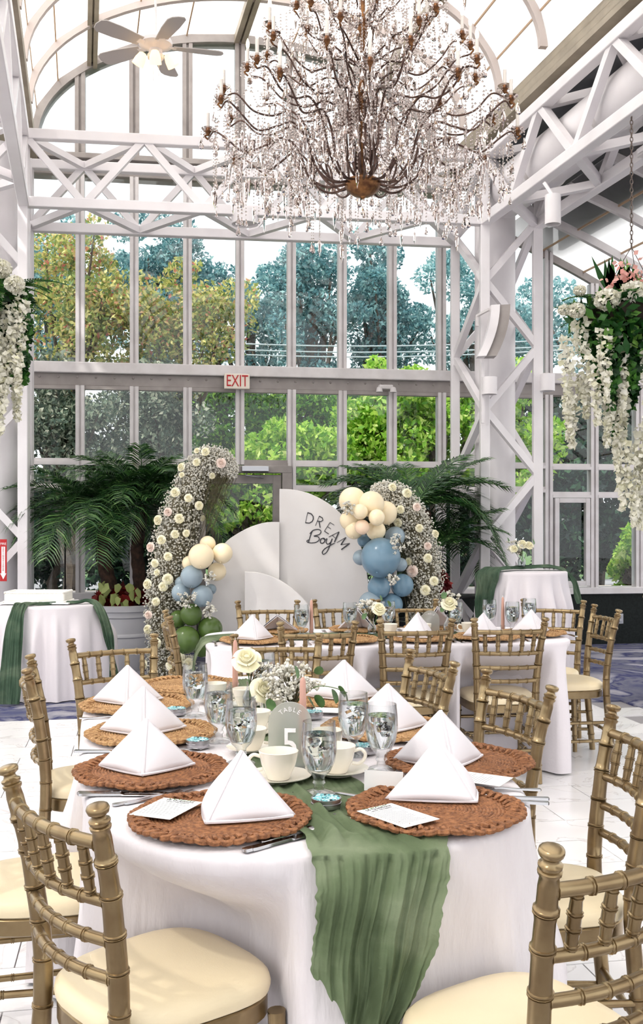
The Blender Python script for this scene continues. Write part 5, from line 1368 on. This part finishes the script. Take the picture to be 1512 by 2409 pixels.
# ================================================================== FLORAL COLUMNS
M['moss_core'] = pmat('dried_core', rgb(126, 118, 96), .95, c2=rgb(84, 78, 60), scale=30)
def floral(label, path, Z, n, seed, roses):
    # path: (px, py, radius px)
    b = P(path[0][0], path[0][1], Z); b.z = 0
    t = thing('floral_column', label, 'flowers', b)
    pts = catmull([P(x, y, Z) - b for x, y, r in path], 6); rr = catmull([V(r * Z / F, 0, 0) for x, y, r in path], 6); rr = [max(.03, q.x) for q in rr]
    MB().tube(pts, [r * .62 for r in rr], 12).build('core', M['moss_core'], t, True, 0)
    rs = np.random.RandomState(seed); m = len(pts)
    i = rs.rand(n) * (m - 1); i0 = i.astype(int); fr = (i - i0)[:, None]
    A = np.array(pts); R = np.array(rr)
    c = A[i0] * (1 - fr) + A[np.minimum(i0 + 1, m - 1)] * fr; r = R[i0]
    d = rs.normal(size=(n, 3)); d /= np.linalg.norm(d, axis=1)[:, None]
    q = c + d * (r * (.62 + .48 * rs.rand(n) ** 1.3))[:, None]
    q = q[q[:, 2] > .01]
    o = link('baby_breath', gyp_cloud(q, .0078, seed), M['gyp'], t); o['kind'] = 'stuff'
    k = min(len(q), 1800); mb_v = []; mb_f = []
    cc = c[:k]; 
    e = q[:k]; b0 = c[:len(q)][:k]
    v = np.stack([b0 + (e - b0) * .5, e + np.array([.002, 0, 0]), e - np.array([.002, 0, 0])], 1).reshape(-1, 3)
    f = np.arange(3 * k).reshape(k, 3); s = link('twigs', npmesh('twigs', v, f), M['twig'], t); s['kind'] = 'stuff'
    for (px, py, sc, pk) in roses:
        o = link('rose', ROSEP if pk else ROSE[random.randrange(3)], None, t)
        # nearest point on the path sets depth so that the bloom sits on the surface
        w = P(px, py, Z) - b; j = min(range(m), key=lambda a: (pts[a] - w).length); lat = w - pts[j]; R_ = rr[j] * 1.02
        h = math.sqrt(max(.0, R_ * R_ - min(lat.length, R_) ** 2)); w.y = pts[j].y - h
        o.location = w; o.scale = (sc * random.uniform(1.0, 1.3),) * 3; nrm = (w - pts[j]).normalized(); nrm = (nrm + V(0, -.9, .15)).normalized(); o.rotation_euler = nrm.to_track_quat('Z', 'Y').to_euler()
    return t
LP = [(385, 1600, 42), (383, 1540, 42), (382, 1470, 42), (386, 1400, 46), (402, 1330, 52), (412, 1270, 55), (425, 1210, 50), (447, 1150, 42), (470, 1105, 40), (500, 1082, 36), (528, 1094, 28), (543, 1112, 16)]
LR = [(675, 110, 1.0), (585, 95, .8), (590, 215, .9), (830, 220, 1.0), (735, 345, .8), (430, 260, 1.0), (440, 420 - 80, .7), (380, 515, 1.1), (510, 570, .9), (605, 645, .9), (310, 710, 1.0), (425, 775, 1.0), (205, 790, 1.1), (625, 770, .8), (385, 930, 1.0), (490, 920, .8), (250, 985, .9), (130, 1060, 1.1), (315, 1150, 1.0), (180, 1220, .9), (310, 1375, 1.1), (265, 1450, 1.0), (100, 1430, 1.0), (190, 1600, .8), (110, 1735, 1.0), (100, 1880, 1.1), (190, 2010, 1.1), (55, 2240, .9), (170, 2300, .9), (200, 1330 - 20, .7)]
fl = floral('tall curved column of baby breath and cream roses left of the panels', LP, 9.0, 17000, 71, [(*zl(x, y), s, i % 7 == 3) for i, (x, y, s) in enumerate(LR)])
b_ = P(430, 1580, 8.9) - fl.location
gyp_bunch(fl, b_ + V(0, 0, .06), (.13, .1, .10), 900, .0078, 77)
for dx, dz in ((-.02, .08), (.06, .03), (-.08, .02)): add_rose(fl, b_ + V(dx, -.1, .05 + dz), 1.5, 1.2, 0)
RP = [(1005, 1600, 40), (1003, 1520, 42), (1004, 1450, 44), (1006, 1390, 46), (1000, 1330, 44), (985, 1270, 42), (965, 1215, 42), (935, 1175, 38), (905, 1158, 26), (885, 1155, 14)]
RR = [(1130, 150, 1.2), (1010, 100, 1.0), (1210, 265, 1.0), (1075, 285, .9), (1230, 440, .9), (1370, 490, 1.0), (1150, 720, .9), (1180, 800, 1.2), (1300, 690, .9), (1280, 955, 1.1), (1350, 880, .9), (1060, 395, .9), (1300, 590, .9)]
fr_ = floral('curved column of baby breath and cream roses right of the balloons', RP, 9.0, 13000, 72, [(640 + x / 3.6, 1120 + y / 3.6, s, i % 5 == 2) for i, (x, y, s) in enumerate(RR)])
M['red_leaf'] = leafmat('red_leaf', [(0, rgb(70, 16, 20)), (.6, rgb(120, 28, 32)), (1, rgb(150, 50, 44))], .4, .3)
v, f = leafcloud(160, [(P(1040, 1370, 9.0).x, 9.0, .85, .07, .05, .18)], .035, .5, 0, 5)
o = link('red_foliage', npmesh('red_foliage', v - np.array(fr_.location), f), M['red_leaf'], fr_); o['kind'] = 'stuff'

# ================================================================== PALMS
M['palm'] = leafmat('palm_leaf', [(0, rgb(24, 54, 28)), (.5, rgb(44, 84, 40)), (.85, rgb(78, 118, 58)), (1, rgb(122, 156, 92))], .35, .2, .5)
def frond_mesh(L, droop, seed):
    rs = random.Random(seed); mb = MB(); n = 22
    def axis(t): return V(0, L * (t - .18 * t * t * droop), L * (.62 * t - .95 * droop * t * t))
    pts = [axis(i / n) for i in range(n + 1)]; mb.tube(pts, [.007 * (1 - .8 * i / n) for i in range(n + 1)], 4)
    for i in range(3, 46):
        t = i / 46; p = axis(t); tg = (axis(min(1, t + .02)) - axis(t - .02)).normalized()
        ln = L * .30 * math.sin(PI * (.12 + .8 * t)) ** .7 * rs.uniform(.85, 1.1)
        for s in (-1, 1):
            d = (V(s, 0, 0) * .85 + tg * (.55 + .3 * t) + V(0, 0, .28 + rs.uniform(-.12, .12))).normalized(); e = p + d * ln - V(0, 0, ln * .32)
            mdl = p + d * ln * .5 - V(0, 0, ln * .03); w = tg * .0075
            mb.add([p - w * .6, p + w * .6, mdl + w, mdl - w, e], [(0, 1, 2, 3), (3, 2, 4)])
    return mb.mesh('frond', False)
FR = []
for L, dr, s in ((.95, .75, 1), (.85, .55, 2), (1.0, .95, 3), (.75, .35, 4)):
    me = frond_mesh(L, dr, s); me.materials.append(M['palm']); FR.append(me)
M['palm_trunk'] = pmat('palm_trunk', rgb(74, 52, 40), .95, c2=rgb(40, 28, 22), scale=22, bump=1.0, bscale=40)
def crown(par, c, n, seed, s=1.0, front=-2.0):
    rs = random.Random(seed)
    for k in range(n):
        if math.cos(k * 2.39996) < front: continue      # no fronds pushed through what stands in front
        lay = k / n; o = link('frond', FR[(2, 0, 1, 3)[min(3, int(lay * 4))]], None, par); o.location = c; o.rotation_euler = ((.55 * (lay - .35)), rs.uniform(-.1, .1), k * 2.39996 + rs.uniform(-.2, .2)); sc = s * rs.uniform(.85, 1.08); o.scale = (sc,) * 3
def trunk(par, a, b, r):
    pts = [Vector(a).lerp(Vector(b), i / 16) + V(.02 * math.sin(i * .5), 0, 0) for i in range(17)]
    MB().tube(pts, [r * (1 + .12 * (i % 2)) * (1.15 - .25 * i / 16) for i in range(17)], 12).build('trunk', M['palm_trunk'], par, True, .4)
pl0 = P(290, 1572, 10.15); pl0.z = 0
M['planter'] = pmat('planter', rgb(218, 217, 220), .45, c2=rgb(208, 207, 211), scale=3)
def planter(label, loc, R, h, mat='planter'):
    t = thing('planter', label, 'planter', loc)
    MB().lathe([(0, .0), (R * .80, 0), (R * .82, .03), (R * .84, .05), (R * .86, h * .50), (R * .89, h * .52), (R * .89, h * .55), (R * .87, h * .57), (R * .92, h * .80), (R * .96, h * .82), (R * .96, h * .87), (R * .98, h * .90), (R * 1.02, h * .91), (R * 1.04, h * .99), (R * 1.0, h), (R * .93, h), (R * .92, h * .93), (0, h * .93)], 48).build('pot', M[mat], t, True, .6)
    MB().lathe([(0, h * .945), (R * .9, h * .935)], 24).build('soil', pmat('soil', rgb(48, 36, 28), .95), t); return t
planter('large white ribbed planter at the left of the floral column', pl0, .37, .64)
pm = thing('potted_palm', 'double-trunked date palm in the white planter at left', 'palm', pl0 + UZ * .6)
trunk(pm, (-.13, 0, -.02), (-.20, -.05, .86), .068); trunk(pm, (.13, .05, -.02), (.17, 0, 1.02), .06)
crown(pm, V(-.22, -.08, .90), 40, 3, 1.12); crown(pm, V(.18, 0, 1.08), 40, 4, 1.1)
M['caladium'] = leafmat('variegated_leaf', [(0, rgb(120, 150, 70)), (.5, rgb(186, 200, 120)), (1, rgb(224, 226, 170))], .4, .3)
up_ = thing('underplanting', 'red and pale green leafy plants around the palm trunks in the planter', 'plant', pl0 + UZ * .58)
v, f = leafcloud(380, [(0, 0, .1, .30, .28, .13)], .055, .55, 0, 15); link('red_leaves', npmesh('red_leaves', v, f), M['red_leaf'], up_)['kind'] = 'stuff'
ivy_me = MB().add([(0, 0, 0), (.5, .35, .05), (.32, 1.0, -.05), (0, 1.35, -.15), (-.32, 1.0, -.05), (-.5, .35, .05)], [(0, 1, 2), (0, 2, 3), (0, 3, 4), (0, 4, 5)]).mesh('pale_leaf', True, 0); ivy_me.materials.append(M['caladium'])
rs = random.Random(8)
for k in range(24):
    o = link('pale_leaf', ivy_me, None, up_); a = rs.uniform(0, 6.28)
    o.location = (rs.choice((-.16, -.1, .12, .02, .22)) + rs.uniform(-.06, .06), -.28 + rs.uniform(-.06, .1), rs.uniform(.04, .30)); o.scale = (rs.uniform(.06, .1),) * 3; o.rotation_euler = (rs.uniform(-1.9, -.8), rs.uniform(-.5, .5), rs.uniform(-1.2, 1.2))
pr0 = P(1000, 1575, 9.95); pr0.z = 0
planter('dark planter mostly hidden behind the right floral column', pr0, .30, .5, 'black')
pm = thing('potted_palm', 'bushy date palm behind the right floral column', 'palm', pr0 + UZ * .46)
trunk(pm, (0, 0, 0), (-.02, 0, 1.1), .06); crown(pm, V(-.12, 0, 1.12), 66, 6, 1.15, -.30); crown(pm, V(.14, .05, .75), 30, 9, 1.0, -.3)

# ================================================================== HANGING BASKETS
M['wist'] = leafmat('white_blossom', [(0, rgb(250, 248, 236)), (.7, rgb(244, 241, 224)), (1, rgb(226, 224, 190))], .6, .25)
M['hang_leaf'] = leafmat('hanging_leaf', [(0, rgb(20, 52, 22)), (.5, rgb(40, 90, 36)), (.9, rgb(84, 136, 56)), (1, rgb(130, 168, 80))], .4, .3)
M['pink'] = leafmat('pink_blossom', [(0, rgb(232, 160, 150)), (1, rgb(246, 200, 190))], .6, .3)
def blob_strand(L, R, n, seed, leaf=False):
    rs = np.random.RandomState(seed); t = rs.rand(n) ** .85; a = rs.rand(n) * 6.283
    rad = R * (1 - .75 * t) * (.4 + .6 * rs.rand(n))
    p = np.stack([rad * np.cos(a), rad * np.sin(a), -L * t], 1)
    return p
def petals(p, size, seed):
    rs = np.random.RandomState(seed); n = len(p)
    a = rs.normal(size=(n, 3)); a /= np.linalg.norm(a, axis=1)[:, None]; b = np.cross(a, rs.normal(size=(n, 3))); b /= np.linalg.norm(b, axis=1)[:, None]; c = np.cross(a, b)
    s = size * (.7 + .6 * rs.rand(n))[:, None]
    v = np.stack([p + a * s, p + b * s, p - a * s, p - b * s, p + c * s * .55], 1).reshape(-1, 3)
    t = np.array([[0, 1, 4], [1, 2, 4], [2, 3, 4], [3, 0, 4]]); f = (np.arange(n)[:, None, None] * 5 + t[None]).reshape(-1, 3); return v, f
WS = []
for i, (L, R, n) in enumerate(((.55, .07, 150), (.75, .08, 210), (.42, .06, 110))):
    me = npmesh('blossom_strand', *petals(blob_strand(L, R, n, i), .022, i)); me.materials.append(M['wist']); WS.append(me)
GS = []
for i, (L, R) in enumerate(((.6, .10), (.8, .12))):
    p = blob_strand(L, R, 130, 20 + i); v, f = petals(p, .035, 30 + i); me = npmesh('leaf_strand', v, f); me.materials.append(M['hang_leaf']); GS.append(me)
hy = np.random.RandomState(4).normal(size=(260, 3)); hy /= np.linalg.norm(hy, axis=1)[:, None]
HY = npmesh('hydrangea_head', *petals(hy * .08 * np.array([1, 1, .8]), .02, 44)); HY.materials.append(M['wist'])
def fern_mesh():
    mb = MB(); L = .42
    def ax(t): return V(0, L * t, L * (.28 * t - .55 * t * t))
    mb.tube([ax(i / 8) for i in range(9)], .003, 4)
    for i in range(2, 24):
        t = i / 24; p = ax(t); ln = .10 * (1 - t) ** .7 + .012
        for s in (-1, 1): mb.add([p, p + V(s * ln * .5, .012, 0), p + V(s * ln, .02, -.01), p + V(s * ln * .5, -.006, 0)], [(0, 1, 2, 3)])
    return mb.mesh('fern_frond', False)
FE = fern_mesh(); FE.materials.append(M['hang_leaf'])
M['wicker'] = pmat('dark_wicker', rgb(50, 42, 32), .9)
M['chain'] = pmat('chain_metal', rgb(110, 98, 92), .4, metal=.8)
def hanging(label, c, R, seed, ztop, strands):
    t = thing('hanging_basket', label, 'flowers', c); rs = random.Random(seed)
    MB().lathe([(0, -.16), (R * .35, -.14), (R * .6, -.06), (R * .66, .03), (R * .6, .05), (0, .06)], 20).build('basket', M['wicker'], t)
    v, f = leafcloud(1500, [(0, 0, .0, R * .85, R * .85, .17), (0, 0, -.18, R * .7, R * .7, .25)], .05, .45, 0, seed); link('foliage', npmesh('foliage', v, f), M['hang_leaf'], t)['kind'] = 'stuff'
    for k in range(3):
        a = k * 2.1 + .4; MB().tube([(R * .55 * math.cos(a), R * .55 * math.sin(a), .05), (0, 0, .50)], .003, 5).build('hanger_wire', M['chain'], t)
    lk = MB(); n_ = 12; lk.tube([(0, .010 * math.cos(2 * PI * i / n_), .019 * math.sin(2 * PI * i / n_)) for i in range(n_ + 1)], .0035, 5, False); lkm = lk.mesh('chain_link'); lkm.materials.append(M['chain'])
    z = .51; k = 0
    while z < ztop - c[2] and k < 70:
        o = link('chain_link', lkm, None, t); o.location = (0, 0, z); o.rotation_euler = (0, 0, (k % 2) * PI / 2); z += .031; k += 1
    for (x, y, z, i, s) in strands:
        o = link('blossom_strand', WS[i], None, t); o['kind'] = 'stuff'; o.location = (x, y, z); o.scale = (s,) * 3; o.rotation_euler = (rs.uniform(-.06, .06), rs.uniform(-.06, .06), rs.uniform(0, 6))
    for k in range(16):
        a = rs.uniform(0, 6.28); r = R * rs.uniform(.3, .9); o = link('leaf_strand', GS[k % 2], None, t); o['kind'] = 'stuff'; o.location = (r * math.cos(a), r * math.sin(a), rs.uniform(-.1, 0)); o.scale = (rs.uniform(.7, 1.15),) * 3; o.rotation_euler = (0, 0, a)
    for k in range(20):
        a = rs.uniform(0, 6.28); o = link('fern_frond', FE, None, t); o.location = (R * .4 * math.cos(a), R * .4 * math.sin(a), .06); o.rotation_euler = (rs.uniform(-.5, .5), 0, a - PI / 2); o.scale = (rs.uniform(.8, 1.2),) * 3
    return t
cR = P(1485, 742, 7.45); sR = 7.45 / F
strR = []
rs = random.Random(12)
for (px, py, i, s) in ((1318, 800, 1, 1.0), (1338, 880, 0, 1.0), (1352, 760, 1, .95), (1372, 830, 0, 1.0), (1395, 790, 0, .95), (1420, 815, 1, 1.0), (1440, 800, 0, 1.05), (1458, 800, 1, 1.0), (1436, 960, 0, .85), (1452, 1040, 2, 1.2), (1470, 1060, 0, 1.0), (1490, 1050, 0, 1.1), (1505, 830, 1, 1.1), (1530, 850, 1, 1.1), (1560, 850, 1, 1.1), (1600, 840, 1, 1.0), (1640, 820, 1, 1.0), (1500, 1000, 2, 1.2), (1550, 990, 0, 1.1), (1590, 980, 0, 1.0)):
    strR.append(((px - 1485) * sR, rs.uniform(-.3, -.05), (742 - py) * sR, i, s))
hb = hanging('large hanging basket with white blossom strands and ferns at the right', cR, .55, 3, 4.45, strR)
for px, py, s in ((1403, 725, 1.0), (1458, 712, 1.05), (1338, 745, .7), (1312, 742, .5), (1345, 700, .5), (1560, 715, 1.0)):
    o = link('hydrangea_head', HY, None, hb); o.location = ((px - 1485) * sR, -.33 + abs(px - 1450) * .001, (742 - py) * sR); o.scale = (s,) * 3
pk = np.random.RandomState(6).normal(size=(60, 3)) * np.array([.09, .05, .07]) + np.array([(1450 - 1485) * sR, -.25, (742 - 670) * sR])
link('pink_blossoms', npmesh('pink_blossoms', *petals(pk, .02, 9)), M['pink'], hb)['kind'] = 'stuff'
tl = MB()
for k in range(16):
    a = rs.uniform(-.9, .9); b0 = V((1420 + rs.uniform(0, 110) - 1485) * sR, -.1, .10); e = b0 + V(a * .16, 0, .20 + rs.uniform(0, .12)); w = V(.025, 0, 0); tl.add([b0, b0.lerp(e, .5) + w, e, b0.lerp(e, .5) - w], [(0, 1, 2, 3)])
tl.build('upright_leaves', M['hang_leaf'], hb)['kind'] = 'stuff'
cL = P(-42, 700, 8.6); sL = 8.6 / F; strL = []
for (px, py, i, s) in ((62, 730, 1, .9), (50, 760, 1, 1.0), (38, 790, 0, 1.1), (28, 740, 1, 1.0), (15, 800, 1, 1.0), (5, 700, 1, 1.1), (70, 700, 0, 1.0), (2, 880, 2, 1.0), (20, 900, 2, 1.0), (-20, 760, 1, 1.0), (-60, 760, 1, 1.0), (-90, 740, 1, 1.0)):
    strL.append(((px + 42) * sL, rs.uniform(-.3, -.1), (700 - py) * sL, i, s * 1.12))
hl = hanging('hanging basket with white blossom strands cut off by the left edge', cL, .50, 5, 4.45, strL)
for px, py, s in ((30, 655, 1.0), (62, 690, .9), (5, 640, .9), (-30, 650, 1.0)):
    o = link('hydrangea_head', HY, None, hl); o.location = ((px + 42) * sL, -.33, (700 - py) * sL); o.scale = (s,) * 3

# ================================================================== STANDS BY THE WALL
ms0 = P(153, 1560, 10.45); ms0.z = 0
ms = thing('microphone_stand', 'thin black microphone stand behind the cake table', 'microphone stand', ms0)
MB().lathe([(0, .03), (.03, .03), (.13, .012), (.14, 0), (0, 0)], 24).build('base', M['black'], ms)
MB().tube([(0, 0, .02), (0, 0, .8), (0, 0, .8), (0, 0, 1.32)], [.012, .012, .009, .009], 8).build('pole', M['dark_metal'], ms)
MB().lathe([(0, 0), (.014, 0), (.018, .10), (.028, .11), (.03, .14), (.02, .16), (0, .163)], 14, (0, 0, 1.30)).build('microphone', M['black'], ms)
fs0 = P(1098, 1560, 9.9); fs0.z = 0
xs = thing('folding_stand', 'black folding stand left of the tall cocktail table', 'stand', fs0)
for s in (-1, 1): MB().bar((s * .16, 0, .0), (-s * .14, .02 * s, .72), .025, .02).build('leg', M['black'], xs, False)
MB().bar((-.17, 0, .73), (.17, .0, .73), .30, .03).build('tray', M['black'], xs, False, bevel=.006)
MB().bar((-.17, 0, .02), (.17, 0, .02), .03, .02).build('foot_bar', M['black'], xs, False)
# ================================================================== CEILING FAN
fz = 9.2; fc = P(366, 112, fz)
fan = thing('ceiling_fan', 'white five-blade ceiling fan with three lit glass shades', 'ceiling fan', fc, .1)
MB().lathe([(0, .10), (.05, .10), (.13, .085), (.15, .05), (.15, .02), (.11, -.0), (.06, -.02), (.06, -.05), (.075, -.07), (.07, -.10), (.03, -.12), (0, -.12)], 32).build('motor_housing', M['white_frame'], fan, True, .5)
MB().tube([(0, 0, .09), (0, 0, 1.25)], .011, 8).build('downrod', M['white_frame'], fan)
M['blade'] = pmat('fan_blade', rgb(178, 170, 166), .5)
bm2 = MB().prism([(-.06, .16), (.06, .16), (.086, .40), (.086, .56), (.06, .60), (0, .615), (-.06, .60), (-.086, .56), (-.086, .40)], -.004, .004).mesh('blade', False); bm2.materials.append(M['blade'])
br2 = MB().bar((0, .1, 0), (0, .19, 0), .05, .008).bar((-.03, .17, 0), (.03, .17, 0), .03, .01).mesh('blade_arm', False); br2.materials.append(M['white_frame'])
for k, a in enumerate((8, 80, 148, 218, 292)):
    o = link('blade', bm2, None, fan); o.rotation_euler = (0, .2, math.radians(a - 90)); o.location = (0, 0, .01); q = link('blade_arm', br2, None, o)
M['shade'] = emit('lit_frosted_shade', rgb(255, 222, 168), 1.1)
for a in (200, 340, 270):
    x, y = .11 * math.cos(math.radians(a)), .11 * math.sin(math.radians(a)); sh = MB().lathe([(.02, 0), (.035, -.01), (.05, -.06), (.056, -.12), (.052, -.12), (.045, -.06), (.03, -.012)], 20)
    o = sh.build('lamp_shade', M['shade'], fan); o.location = (x, y, -.07); o.rotation_euler = (-.55 * y / .11, .55 * x / .11 * -1, 0)
    b = MB().ball((0, 0, -.07), .028, 10, 7).build('bulb', M['bulb'], o)
for x in (-.02, .03): MB().tube([(x, -.03, -.10), (x, -.03, -.30 + x)], .002, 4).build('pull_chain', M['white_frame'], fan)

# ================================================================== CHANDELIER
CZc = 6.4; cc_ = P(853, 452, CZc)
ch = thing('chandelier', 'huge multi-tiered crystal chandelier with dark brass arms and candle lights', 'chandelier', cc_)
k_ = CZc / F
MB().lathe([(0, -.045), (.012, -.04), (.02, -.03), (.06, -.02), (.10, .01), (.115, .045), (.11, .07), (.10, .075), (0, .075)], 28).build('bowl', M['gilt'], ch, True, .6)
MB().lathe([(.02, .07), (.03, .2), (.015, .3), (.02, .5), (.045, .56), (.045, .62), (.02, .7), (.015, .95), (.04, 1.0), (.015, 1.1), (.015, 2.2)], 16).build('stem', M['gilt'], ch)
tiers = [  # arm profile (r, z), count, phase, tube radius
    ([(.08, .06), (.22, .03), (.34, .10), (.40, .26), (.50, .34), (.62, .29), (.74, .25), (.86, .34), (.93, .38), (.97, .33)], 12, .0, .011, .36),
    ([(.08, .06), (.20, .06), (.30, .18), (.36, .36), (.46, .46), (.58, .42), (.70, .44), (.80, .53), (.88, .50)], 12, .26, .011, .53),
    ([(.05, .10), (.10, .20), (.13, .45), (.22, .56), (.36, .52), (.50, .56), (.62, .68), (.72, .70)], 10, .1, .010, .73),
    ([(.05, .12), (.08, .4), (.10, .66), (.22, .74), (.36, .70), (.48, .78), (.56, .88), (.62, .87)], 10, .4, .010, .90),
    ([(.04, .8), (.10, .84), (.22, .92), (.33, .95), (.42, 1.08)], 8, .2, .009, 1.12),
    ([(.04, 1.05), (.10, 1.08), (.20, 1.18), (.30, 1.30)], 8, .5, .009, 1.34),
]
rs = random.Random(21)
tear = MB().lathe([(0, 0), (.0035, -.006), (.004, -.014), (.010, -.032), (.0135, -.046), (.011, -.056), (0, -.062)], 8).mesh('crystal_drop', False); tear.materials.append(M['crystal'])
spear = MB().lathe([(0, 0), (.005, -.006), (.011, -.02), (.006, -.07), (0, -.10)], 6).mesh('crystal_drop', False); spear.materials.append(M['crystal'])
bob = MB().lathe([(.006, 0), (.016, .001), (.034, .008), (.043, .020), (.041, .021), (.032, .011), (.015, .004), (.006, .004)], 16).mesh('drip_pan', True, .6); bob.materials.append(M['crystal'])
cup_ = MB().lathe([(0, -.03), (.008, -.026), (.014, -.012), (.022, 0), (.016, .006), (.014, .022), (0, .022)], 12).mesh('candle_cup'); cup_.materials.append(M['gilt'])
can = MB().lathe([(0, .015), (.0105, .015), (.0105, .115), (0, .115)], 10).mesh('candle'); can.materials.append(M['candle_white'])
bul = MB().lathe([(.006, .115), (.010, .125), (.0125, .142), (.009, .162), (.003, .178), (0, .182)], 10).mesh('bulb'); bul.materials.append(M['bulb'])
beads = []; nd = 0
def swag(a, b, sag, n):
    for i in range(n + 1):
        t = i / n; p = a.lerp(b, t); p.z -= sag * 4 * t * (1 - t); beads.append(p)
M['arm'] = M['brass']
for ti, (prof, cnt, ph, tr_, pz) in enumerate(tiers):
    ends = []
    for k in range(cnt):
        a = 2 * PI * k / cnt + ph; d = V(math.cos(a), math.sin(a), 0)
        path = catmull([d * r + UZ * z for r, z in prof], 6)
        # brass arm with glass collars
        m = len(path); ar = MB().tube(path, [tr_ * .75 * (1 - .35 * i / (m - 1)) for i in range(m)], 7)
        arm = ar.build('arm', M['arm'], ch)
        # scroll back under the tip
        e = d * prof[-1][0] + UZ * (prof[-1][1] + .03)
        MB().tube(catmull([path[-1], path[-1] + UZ * .02 + d * .02, e + UZ * .0], 3), .006, 6).build('arm_tip', M['gilt'], arm)
        for nm, me_ in (('candle_cup', cup_), ('drip_pan', bob), ('candle', can), ('bulb', bul)):
            o = link(nm, me_, None, arm); o.location = e + UZ * .02
        ends.append((e, d))
        # collars + crystals on the arm
        for f_ in (.3, .5, .7, .88):
            p = path[int(f_ * (m - 1))]
            beads.append(p + UZ * .02); beads.append(p - UZ * .025); beads.append(p - UZ * .045)
            if ti < 4 and nd < 285:
                o = link('crystal_drop', spear if rs.random() < .5 else tear, None, ch); o.location = p - UZ * .055; o.scale = (rs.uniform(.9, 1.3),) * 3; nd += 1
        for q in range(6):
            b_a = q * PI / 3; w = e + V(math.cos(b_a), math.sin(b_a), 0) * .042 + UZ * .035
            L = rs.randint(1, 4)
            for z in range(L): beads.append(w - UZ * (.016 * (z + 1)))
            if ti < 2 and q % 3 == 0 and nd < 285:
                o = link('crystal_drop', tear, None, ch); o.location = w - UZ * (.016 * L + .02); o.scale = (rs.uniform(.8, 1.4),) * 3; nd += 1
    for k in range(cnt):
        swag(ends[k][0], ends[(k + 1) % cnt][0], .12, 16); swag(ends[k][0] + UZ * .02, ends[k][1] * .12 + UZ * (ends[k][0].z + .35), .10, 18)
# curtain of beads and drops under the arms
big_drops = []
for k in range(340):
    a = rs.uniform(0, 2 * PI); r = .22 + .72 * math.sqrt(rs.random()); top = .30 - .06 * rs.random() + .05 * math.sin(6 * a); L = rs.uniform(.12, .44) * (1.1 - .35 * r)
    p = V(r * math.cos(a), r * math.sin(a), top); n = int(L / .022)
    for i in range(n): beads.append(p - UZ * (.022 * i))
    big_drops.append(p - UZ * (.022 * n))
for k in range(430):
    a = rs.uniform(0, 2 * PI); r = .05 + .62 * rs.random(); z0 = rs.uniform(.35, 1.35); n = rs.randint(3, 10)
    p = V(r * math.cos(a), r * math.sin(a), z0)
    for i in range(n): beads.append(p - UZ * (.02 * i))
    big_drops.append(p - UZ * (.02 * n))
bp_ = np.array([tuple(b) for b in beads]); n = len(bp_); rsn = np.random.RandomState(3)
sz = (.0065 * (.7 + .7 * rsn.rand(n)))[:, None, None]
o8 = np.array([[1, 0, 0], [.3, .95, 0], [-.8, .6, 0], [-.8, -.6, 0], [.3, -.95, 0], [0, 0, 1], [0, 0, -1]], float)
vv = (bp_[:, None, :] + o8[None] * sz).reshape(-1, 3); t7 = np.array([[i, (i + 1) % 5, 5] for i in range(5)] + [[(i + 1) % 5, i, 6] for i in range(5)])
ff = (np.arange(n)[:, None, None] * 7 + t7[None]).reshape(-1, 3)
link('crystal_beads', npmesh('crystal_beads', vv, ff), M['crystal'], ch)['kind'] = 'stuff'
# smaller drops joined (past the limit of single parts)
db = MB()
for p in big_drops:
    s = rs.uniform(.7, 1.35); me_ = tear if rs.random() < .6 else spear
    db.add([Vector(v_.co) * s + p for v_ in me_.vertices], [tuple(f_.vertices) for f_ in me_.polygons])
link('hanging_drops', db.mesh('hanging_drops', False), M['crystal'], ch)['kind'] = 'stuff'
print('OBJECT COUNT', len(bpy.data.objects))
